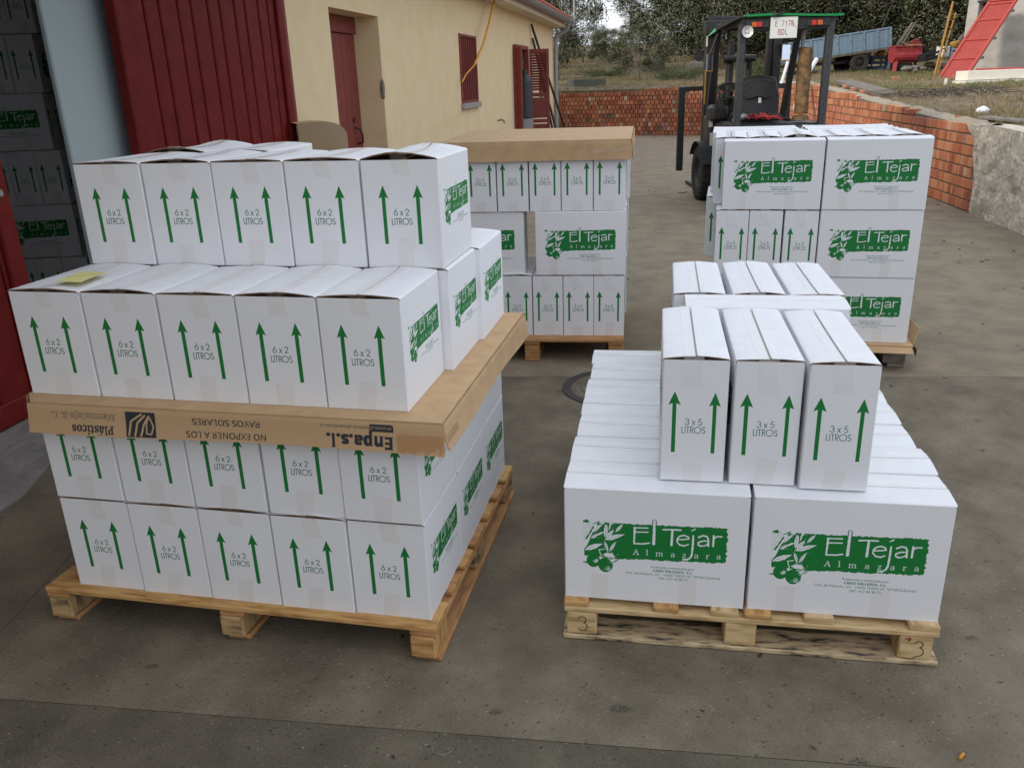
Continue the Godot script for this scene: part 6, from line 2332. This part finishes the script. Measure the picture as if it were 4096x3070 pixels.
# ---------------------------------------------------------------- what stands on the bank
func far_things() -> void:
	# water trough
	var t := thing("stone_trough", "mossy grey stone trough with a pale end, standing above the back wall", "trough", Vector3(2.74, 1.24, -28.3), 0.15)
	var b := MB.new()
	b.box(Vector3(0, 0.15, 0.22), Vector3(1.10, 0.32, 0.09), 0.015)
	b.box(Vector3(0, 0.15, -0.22), Vector3(1.10, 0.32, 0.09), 0.015)
	b.box(Vector3(0, 0.04, 0), Vector3(1.10, 0.09, 0.36), 0.0)
	b.box(Vector3(0.51, 0.15, 0), Vector3(0.08, 0.32, 0.36), 0.0)
	obj("basin", b.done(M.trough_moss), t)
	obj("end_slab", boxmesh(Vector3(0.09, 0.34, 0.54), M.rubble, 0.015), t, Vector3(-0.53, 0.16, 0.003))

	# trailer, tipped up at its front
	var tr := thing("farm_trailer", "old pale blue tipping trailer, tilted up, on the bank before the olive trees", "trailer", Vector3(11.9, 0, -29.8))
	var T := func(x: float, y: float, z := 0.0) -> Vector3:
		# along the tilted bed
		return Vector3(-1.02, 2.0, 0) + Vector3(0.9935, 0.1135, 0) * x + Vector3(-0.1135, 0.9935, 0) * y + Vector3(0, 0, z)
	var TB := Basis(Vector3(0.9935, 0.1135, 0), Vector3(-0.1135, 0.9935, 0), Vector3(0, 0, 1))
	var Lb := 3.5
	b = MB.new()
	b.box(T.call(0.10, -0.03), Vector3(Lb + 0.1, 0.07, 1.7), 0.008, TB)
	obj("bed", b.done(M.old_wood), tr)
	for z in [0.84, -0.84]:
		for k in 7:
			b = MB.new()
			b.box(Vector3.ZERO, Vector3(Lb, 0.075, 0.028), 0.004, TB)
			obj("slat", b.done(M.blue_paint), tr, T.call(0.10, 0.045 + k * 0.080, z))
		for k in 9:
			b = MB.new()
			b.box(Vector3.ZERO, Vector3(0.055, 0.58, 0.035), 0.004, TB)
			obj("stake", b.done(M.blue_paint), tr, T.call(-1.62 + k * 0.43, 0.28, z + 0.03))
	for x in [-1.66, 1.86]:
		b = MB.new()
		b.box(T.call(x, 0.28), Vector3(0.03, 0.56, 1.66), 0.004, TB)
		obj("end_board", b.done(M.blue_paint), tr)
	b = MB.new()
	b.box(T.call(0.10, 0.585, 0.845), Vector3(Lb, 0.05, 0.07), 0.006, TB)
	obj("top_rail", b.done(M.blue_paint), tr)
	b = MB.new()
	for z in [0.35, -0.35]:
		b.bar(Vector3(-2.2, 1.72, z), Vector3(0.5, 1.84, z), 0.09, 0.10, 0.0)
		b.bar(Vector3(-0.75, 1.74, z), Vector3(-0.15, 1.96, z), 0.05, 0.05, 0.0)
		b.bar(Vector3(0.45, 1.80, z), Vector3(-0.30, 1.95, z), 0.05, 0.05, 0.0)
	b.bar(Vector3(-2.2, 1.72, 0.3), Vector3(-3.2, 1.70, 0.0), 0.08, 0.08, 0.0)
	b.bar(Vector3(-2.2, 1.72, -0.3), Vector3(-3.2, 1.70, 0.0), 0.08, 0.08, 0.0)
	b.box(Vector3(-0.13, 1.76, 0), Vector3(0.1, 0.1, 1.5), 0.0)
	obj("chassis", b.done(M.fl_black), tr)
	for z in [0.72, -0.72]:
		var wb := MB.new()
		var B := Basis(Vector3(1, 0, 0), PI * 0.5 if z > 0 else -PI * 0.5)
		var o := Vector3(-0.13, 1.765, z)
		wb.lathe([Vector2(0.15, 0.08), Vector2(0.19, 0.10), Vector2(0.26, 0.10), Vector2(0.30, 0.06), Vector2(0.30, -0.06), Vector2(0.26, -0.1), Vector2(0.15, -0.09)], o, B, 28)
		var wh := obj("wheel", wb.done(M.rubber), tr)
		wb = MB.new()
		wb.lathe([Vector2(0.155, 0.08), Vector2(0.13, 0.03), Vector2(0.06, 0.05), Vector2(0.05, 0.09), Vector2(0.0, 0.09)], o, B, 20)
		obj("rim", wb.done(M.fl_black), wh)

	# crates and a yellow machine under the trailer's raised end
	var c1 := thing("harvest_crate", "dark slatted harvest crate under the raised end of the trailer", "crate", on_bank(12.56, -29.6) + Vector3(0, 0.0, 0), 0.1, "harvest crates by the trailer")
	crate(c1, 0.60, 0.46, 0.45, M.blue_crate)
	var c2 := thing("harvest_crate", "pale blue crate stood on end between the trailer and the red machine", "crate", on_bank(13.0, -29.5), -0.1, "harvest crates by the trailer")
	crate(c2, 0.30, 0.56, 0.40, M.blue_pale)
	var c3 := thing("grey_post", "leaning grey plank propped beside the trailer wheel", "plank", on_bank(12.20, -29.5), 0.0)
	obj("board", barmesh(Vector3(-0.04, -0.05, 0.0), Vector3(0.06, 0.50, 0.0), 0.12, 0.05, M.old_wood), c3)
	var ym := thing("yellow_machine_part", "rusty yellow machine part lying on the crates under the trailer", "machine part", Vector3(12.72, 2.02, -29.55))
	for q in [[-0.12, 0.0, 0.12], [0.05, 0.06, 0.10], [0.18, 0.02, 0.08], [0.02, -0.06, 0.13]]:
		obj("casting", rock_mesh(q[2], int(q[2] * 100), M.dirty_yellow, 0.8), ym, Vector3(q[0], q[1], 0))

	# red seed machine with scrap on top
	var rm := thing("red_seeder", "dark red farm hopper on legs with scrap timber piled on it", "farm machine", Vector3(12.76, 0, -28.0), 0.0)
	b = MB.new()
	var hull := PackedVector2Array()
	for k in 11:
		var a := lerpf(-0.6, PI + 0.15, k / 10.0)
		hull.append(Vector2(cos(a) * 0.26, 1.90 - sin(a) * 0.20))
	hull.append(Vector2(-0.24, 2.20))
	hull.append(Vector2(0.22, 2.20))
	b.prism(hull, -0.42, 0.42, Vector3.ZERO, Basis(Vector3(0, 0, 1), Vector3(0, 1, 0), Vector3(1, 0, 0)))
	obj("hopper", b.done(M.red_machine), rm)
	obj("rim", boxmesh(Vector3(0.88, 0.04, 0.52), M.red_machine, 0.006), rm, Vector3(0, 2.19, 0))
	obj("leg", barmesh(Vector3(-0.37, 1.36, 0.18), Vector3(-0.33, 1.78, 0.16), 0.15, 0.05, M.red_machine), rm)
	obj("leg", barmesh(Vector3(0.36, 1.40, 0.0), Vector3(0.36, 1.75, 0.0), 0.06, 0.06, M.fl_black), rm)
	obj("leg", barmesh(Vector3(-0.3, 1.38, -0.25), Vector3(-0.3, 1.75, -0.2), 0.06, 0.06, M.fl_black), rm)
	obj("drum", tubemesh([Vector3(-0.25, 1.58, 0.05), Vector3(0.2, 1.58, 0.05)], 0.12, M.fl_black, -1.0, 14), rm)
	var st := MB.new()
	var sr := RandomNumberGenerator.new()
	sr.seed = 6
	for k in 160:
		var p := Vector3(sr.randf_range(-0.1, 0.42), 2.215 + sr.randf() * 0.02, sr.randf_range(0.05, 0.27))
		st.bar(p, p + Vector3(sr.randf_range(-0.06, 0.06), sr.randf_range(-0.09, 0.01), 0.012), 0.004, 0.004, 0.0)
	obj("straw", st.done(M.straw), rm)
	var sc := thing("scrap_timber", "grey bent timber frame leaning up out of the red hopper", "scrap timber", Vector3(12.76, 0, -28.0))
	obj("beam", barmesh(Vector3(-0.28, 2.22, 0.0), Vector3(0.11, 2.84, 0.0), 0.08, 0.06, M.old_wood), sc)
	obj("beam", barmesh(Vector3(-0.20, 2.21, 0.1), Vector3(0.16, 2.80, 0.05), 0.05, 0.03, M.old_wood), sc)
	obj("beam", barmesh(Vector3(0.08, 2.84, 0.0), Vector3(0.46, 2.70, -0.05), 0.10, 0.09, M.old_wood), sc)
	obj("beam", barmesh(Vector3(-0.30, 2.34, 0.1), Vector3(0.10, 2.20, 0.12), 0.07, 0.05, M.old_wood), sc)
	var rs := thing("red_scrap", "dark red scrap metal lying on top of the hopper", "scrap metal", Vector3(12.98, 2.23, -28.02))
	obj("plate", barmesh(Vector3(-0.12, 0.05, 0), Vector3(0.16, 0.16, 0), 0.14, 0.06, M.red_paint), rs)
	obj("plate", barmesh(Vector3(-0.05, 0.02, 0.05), Vector3(0.20, 0.06, 0.02), 0.10, 0.08, M.red_machine), rs)

	# rubble heap and plastic crates between machine and ladder
	var rb := thing("rubble_heap", "low heap of grey stone slabs behind the foot of the ladder", "rubble", on_bank(13.3, -27.4))
	for k in 16:
		obj("stone", rock_mesh(sr.randf_range(0.10, 0.24), 40 + k % 5, M.rubble, 0.42), rb, Vector3(sr.randf_range(-0.75, 0.7), sr.randf_range(0.0, 0.30), sr.randf_range(-0.3, 0.3)))
	var pc := thing("plastic_crate", "black plastic crate lying tilted on the rubble heap", "crate", on_bank(13.25, -27.3) + Vector3(0, 0.36, 0), 0.2, "crates on the rubble heap")
	crate(pc, 0.62, 0.22, 0.35, M.fl_black)
	pc.rotation.z = 0.22
	var pc2 := thing("plastic_crate", "white plastic crate upended beside the black one on the rubble", "crate", on_bank(13.55, -27.2) + Vector3(0, 0.42, 0), 0.3, "crates on the rubble heap")
	crate(pc2, 0.24, 0.30, 0.3, M.white_plastic)
	var pc3 := thing("plastic_crate", "grey blue plastic crate upright behind the ladder rungs", "crate", on_bank(13.75, -26.6) + Vector3(0, 0.30, 0), 0.3, "crates on the rubble heap")
	crate(pc3, 0.34, 0.55, 0.3, M.blue_pale)
	var br := thing("yellow_bag", "small yellow and grey rag bundle hanging behind the ladder", "bundle", on_bank(13.0, -25.4) + Vector3(0, 0.82, 0))
	obj("bundle", rock_mesh(0.17, 9, M.dirty_yellow, 0.6), br)
	obj("bundle", rock_mesh(0.15, 10, M.old_wood, 1.3), br, Vector3(0.22, 0.1, 0.0))

	# ladder
	var ld := thing("ladder", "yellow metal ladder leaning on the corner of the grey building", "ladder", Vector3.ZERO)
	var a0 := Vector3(12.15, 1.25, -24.7)
	var a1 := Vector3(12.50, 3.22, -24.9)
	var b0 := Vector3(12.36, 1.36, -24.95)
	var b1 := Vector3(12.72, 2.95, -25.1)
	obj("rail", tubemesh([a0, a1], 0.035, M.dirty_yellow, -1.0, 8), ld)
	obj("rail", tubemesh([b0, b1], 0.024, M.dirty_yellow, -1.0, 8), ld)
	for k in 6:
		var f := 0.08 + k * 0.155
		obj("rung", tubemesh([a0.lerp(a1, f), b0.lerp(b1, f + 0.03)], 0.020, M.dirty_yellow, -1.0, 6), ld)

	# grey building and the red gate against it
	var fdir := Vector3(0.5027, 0, 0.8645)
	var nf := Vector3(-0.8645, 0, 0.5027)
	var gb := thing("grey_building", "grey rendered shed with a small dark window at the right edge", "building", Vector3(12.86, 0, -24.75))
	gb.basis = Basis(fdir, Vector3.UP, nf)
	b = MB.new()
	var TT := 0.3
	b.box(Vector3(0.15, 2.9, -TT * 0.5), Vector3(0.30, 3.6, TT))
	b.box(Vector3(0.545, 3.93, -TT * 0.5), Vector3(0.49, 1.54, TT))
	b.box(Vector3(0.545, 1.80, -TT * 0.5), Vector3(0.49, 1.40, TT))
	b.box(Vector3(6.895, 2.9, -TT * 0.5), Vector3(12.21, 3.6, TT))
	b.box(Vector3(0.15, 2.9, -3.3), Vector3(0.30, 3.6, 5.9))
	b.box(Vector3(6.5, 2.9, -6.3), Vector3(13.0, 3.6, 0.3))
	obj("wall", b.done(M.bldg_render), gb)
	obj("roof", boxmesh(Vector3(13.4, 0.15, 7.0), M.roof_tile, 0.01), gb, Vector3(6.5, 4.78, -3.1))
	var wn := obj("window", boxmesh(Vector3(0.49, 0.66, 0.02), M.glass_dark, 0.0), gb, Vector3(0.545, 2.83, -0.22))
	obj("frame", boxmesh(Vector3(0.05, 0.66, 0.05), M.grey_pipe, 0.004), wn, Vector3(-0.10, 0.0, 0.04))
	obj("lintel", boxmesh(Vector3(0.60, 0.07, 0.04), M.fl_black, 0.004), wn, Vector3(0.0, 0.34, 0.20))

	var gt := thing("red_gate", "red ribbed metal gate leaning on the wall of the grey shed", "gate", Vector3.ZERO)
	var G0 := Vector3(11.23, 1.235, -22.58)
	var lean := Vector3(0.8645 * 0.68, 0.73, -0.5027 * 0.68).normalized()
	var gw := 0.70
	var gl := 2.55
	var P := func(u: float, v: float) -> Vector3: return G0 + fdir * (u * gw) + lean * (v * gl)
	var gn := fdir.cross(lean).normalized()
	if gn.dot(nf) < 0:
		gn = -gn
	for u in [0.0, 1.0]:
		obj("stile", barmesh(P.call(u, 0), P.call(u, 1), 0.075, 0.06, M.red_gate, 0.005, gn), gt)
	for v in [0.0, 0.26, 0.50, 0.75, 0.96, 1.0]:
		obj("rail", barmesh(P.call(0.04, v), P.call(0.96, v), 0.05 if v > 0.9 or v == 0.0 else 0.035, 0.055, M.red_gate, 0.004, gn), gt)
	for k in 13:
		var u := (k + 0.5) / 13.0
		obj("slat", barmesh(P.call(u, 0.01) - gn * 0.012, P.call(u, 0.985) - gn * 0.012, gw / 13.0 - 0.008, 0.022, M.red_gate, 0.004, gn), gt)
	for v in [0.28, 0.52, 0.86]:
		obj("hinge_block", boxmesh(Vector3(0.10, 0.07, 0.07), M.old_wood, 0.01), gt, P.call(1.07, v) - gn * 0.03)

	# long pale sandwich panels in the grass, a red one behind
	var pn := thing("insulated_panel", "stack of long cream insulated panels lying in the grass before the grey shed", "building panel", Vector3(8.98, 1.20, -17.0), 0.10)
	obj("panel", boxmesh(Vector3(4.4, 0.082, 0.44), M.white_panel, 0.006), pn, Vector3(2.2, 0.04, -0.20))
	obj("panel", boxmesh(Vector3(4.4, 0.175, 0.04), M.white_panel, 0.006), pn, Vector3(2.26, 0.178, -0.06))
	obj("panel", boxmesh(Vector3(4.35, 0.17, 0.34), M.white_panel, 0.006), pn, Vector3(2.24, 0.175, -0.26))
	var rp := thing("red_sheet", "faded red metal sheet lying flat behind the cream panels", "metal sheet", Vector3(9.75, 1.41, -17.7), 0.1)
	obj("sheet", boxmesh(Vector3(3.4, 0.05, 0.7), M.red_gate, 0.005), rp, Vector3(1.7, 0.06, 0.0))
	for k in 2:
		obj("bearer", boxmesh(Vector3(0.12, 0.24, 0.6), M.old_wood, 0.01), rp, Vector3(0.4 + k * 2.4, -0.09, 0))

	# planks, bricks and litter on the bank
	tag(obj("board", boxmesh(Vector3(0.80, 0.03, 0.10), M.old_wood, 0.004), null, on_bank(8.9, -22.4) + Vector3(0, 0.05, 0)), "weathered board lying on the bare earth left of the gate", "board")
	tag(obj("brick", boxmesh(Vector3(0.19, 0.10, 0.10), M.brick_pale, 0.006), null, on_bank(10.0, -22.3) + Vector3(0, 0.06, 0)), "loose orange brick on the earth before the gate", "brick")
	tag(obj("paper_scrap", boxmesh(Vector3(0.05, 0.14, 0.02), M.white_panel, 0.0), null, on_bank(8.4, -16.6) + Vector3(0, 0.07, 0)), "pale scrap sticking up in the grass near the cream panels", "scrap")
	var br2 := MB.new()
	for k in 70:
		var q := on_bank(7.0 + sr.randf_range(-0.7, 0.9), -14.0 + sr.randf_range(-0.5, 0.5)) + Vector3(0, 0.03, 0)
		br2.tube([q, q + Vector3(sr.randf_range(-.25, .25), sr.randf_range(0.02, 0.12), sr.randf_range(-.12, .12)), q + Vector3(sr.randf_range(-.45, .45), sr.randf_range(0.0, 0.10), sr.randf_range(-.2, .2))], 0.008, 0.004, 4)
	tag(obj("brushwood", br2.done(M.bark)), "dark cut brushwood scattered in the grass above the wall", "", "", "stuff")
	# leafy twigs coming in at the right edge
	var vine := thing("creeper", "leafy green creeper with pale stems at the foot of the grey shed, right edge", "plant", on_bank(11.3, -17.9))
	var stems := MB.new()
	var lv := MB.new()
	var lr := RandomNumberGenerator.new()
	lr.seed = 8
	for k in 6:
		var q := Vector3(lr.randf_range(0.1, 0.6), 0.1, lr.randf_range(-0.3, 0.2))
		var tip := Vector3(lr.randf_range(-0.45, 0.3), lr.randf_range(0.7, 1.35), lr.randf_range(-0.3, 0.3))
		stems.tube([q, q.lerp(tip, 0.5) + Vector3(0.08, 0.1, 0), tip], 0.010, 0.005, 5)
		for e in 34:
			var c := q.lerp(tip, lr.randf_range(0.35, 1.05)) + Vector3(lr.randfn(), lr.randfn(), lr.randfn()) * 0.07
			var d := Vector3(lr.randfn(), lr.randfn() * 0.5, lr.randfn()).normalized()
			var s := d.cross(Vector3(lr.randfn(), 1.0, lr.randfn())).normalized() * 0.026
			lv.tint = Color(.10, .15, .04).lerp(Color(.22, .24, .06), lr.randf())
			lv.quad(c - d * 0.05, c + s, c + d * 0.05, c - s, d.cross(s))
	obj("stem", stems.done(M.bark_pale), vine)
	obj("foliage", lv.done(M.leaf), vine)


func crate(o: Node3D, w: float, h: float, d: float, m: Material) -> void:
	obj("base", boxmesh(Vector3(w, 0.03, d), m, 0.004), o, Vector3(0, 0.015, 0))
	for sx in [-1.0, 1.0]:
		for sz in [-1.0, 1.0]:
			obj("corner_post", boxmesh(Vector3(0.05, h, 0.05), m, 0.004), o, Vector3(sx * (w * 0.5 - 0.025), h * 0.5, sz * (d * 0.5 - 0.025)))
	var n := maxi(2, int(h / 0.13))
	for k in n:
		var y := (k + 0.5) * h / n + 0.01
		for sz in [-1.0, 1.0]:
			obj("slat", boxmesh(Vector3(w - 0.1, h / n * 0.62, 0.02), m, 0.003), o, Vector3(0, y, sz * (d * 0.5 - 0.012)))
		for sx in [-1.0, 1.0]:
			obj("slat", boxmesh(Vector3(0.02, h / n * 0.62, d - 0.1), m, 0.003), o, Vector3(sx * (w * 0.5 - 0.012), y, 0))


# ---------------------------------------------------------------- sky, light, camera
func sky_image() -> Image:
	var w := 1024
	var h := 512
	var n := FastNoiseLite.new()
	n.seed = 5
	n.frequency = 1.3
	n.fractal_octaves = 6
	n.fractal_gain = 0.55
	var im := Image.create(w, h, false, Image.FORMAT_RGBF)
	for j in h:
		var el := PI * 0.5 - (j + 0.5) / h * PI
		for i in w:
			var az := (i + 0.5) / w * TAU
			var d := Vector3(cos(el) * cos(az), sin(el), cos(el) * sin(az))
			# clouds on a flat layer, so they close up towards the horizon
			var q := Vector3(d.x, 0, d.z) / (maxf(d.y, 0.0) + 0.22)
			var v := n.get_noise_3d(q.x, 0.4, q.z)
			var cover := smoothstep(-0.42, 0.02, v)
			var thick := smoothstep(0.0, 0.5, v)
			var blue := Vector3(0.40, 0.56, 0.82)
			var white := Vector3(0.86, 0.89, 0.94) - Vector3(0.17, 0.165, 0.15) * thick
			var c := blue.lerp(white, 0.25 + 0.75 * cover)
			if d.y < 0.0:
				c = Vector3(0.30, 0.28, 0.25)
			im.set_pixel(i, j, Color(c.x, c.y, c.z))
	return im


func _ready() -> void:
	rng.seed = 1
	var cam := Camera3D.new()
	cam.name = "camera"
	cam.fov = 49.655
	cam.near = 0.05
	cam.far = 900.0
	cam.transform = Transform3D(Basis(Vector3(0.99941, -0.03232, 0.01178), Vector3(0.03440, 0.93891, -0.34244), Vector3(0.0, 0.34264, 0.93946)).orthonormalized(), Vector3(0, 1.56, 0))
	add_child(cam)
	cam.current = true
	var env := Environment.new()
	env.background_mode = Environment.BG_SKY
	var sk := Sky.new()
	var sp := PanoramaSkyMaterial.new()
	sp.panorama = ImageTexture.create_from_image(sky_image())
	sk.sky_material = sp
	env.sky = sk
	env.background_energy_multiplier = 1.0
	env.tonemap_mode = Environment.TONE_MAPPER_LINEAR
	env.tonemap_exposure = 1.4
	env.sdfgi_enabled = true
	env.ssao_enabled = true
	env.ssil_enabled = true
	var we := WorldEnvironment.new()
	we.name = "world"
	we.environment = env
	add_child(we)
	var sun := DirectionalLight3D.new()
	sun.name = "sun"
	sun.light_energy = 0.5
	sun.light_color = Color(1.0, 0.95, 0.86)
	sun.light_angular_distance = 10.0
	sun.shadow_enabled = true
	sun.look_at_from_position(Vector3(-0.80, 0.42, 0.43) * 10.0, Vector3.ZERO)
	add_child(sun)

	make_materials()
	var tbm := mat(Color(.80, .56, .30, .22), 0.15)
	tbm.transparency = BaseMaterial3D.TRANSPARENCY_ALPHA
	M.tape_brown = tbm
	var lp := mat(Color.WHITE, 0.75)
	lp.albedo_texture = lid_print()
	M.lid_print = lp
	var pm := mat(Color.WHITE, 0.4)
	pm.albedo_texture = plate_print()
	M.plate_print = pm
	M.brick_pale = mat(lin(.48, .20, .12), 0.9)
	M.trough_moss = tri_mat(noise_tex(256, 0.04, 4, [[0.0, lin(.05, .055, .04)], [1.0, lin(.17, .165, .13)]], 77), 1.5, 0.95)
	M.kraft_shaded = mat(lin(.30, .215, .125), 0.9)
	M.straw = mat(lin(.42, .34, .19), 0.9)

	yard()
	bank()
	walls()
	cartons()
	building()
	grove()
	grass()
	forklift()
	far_things()
	stack_b()
	stack_c()
	stack_a()
	stack_d()
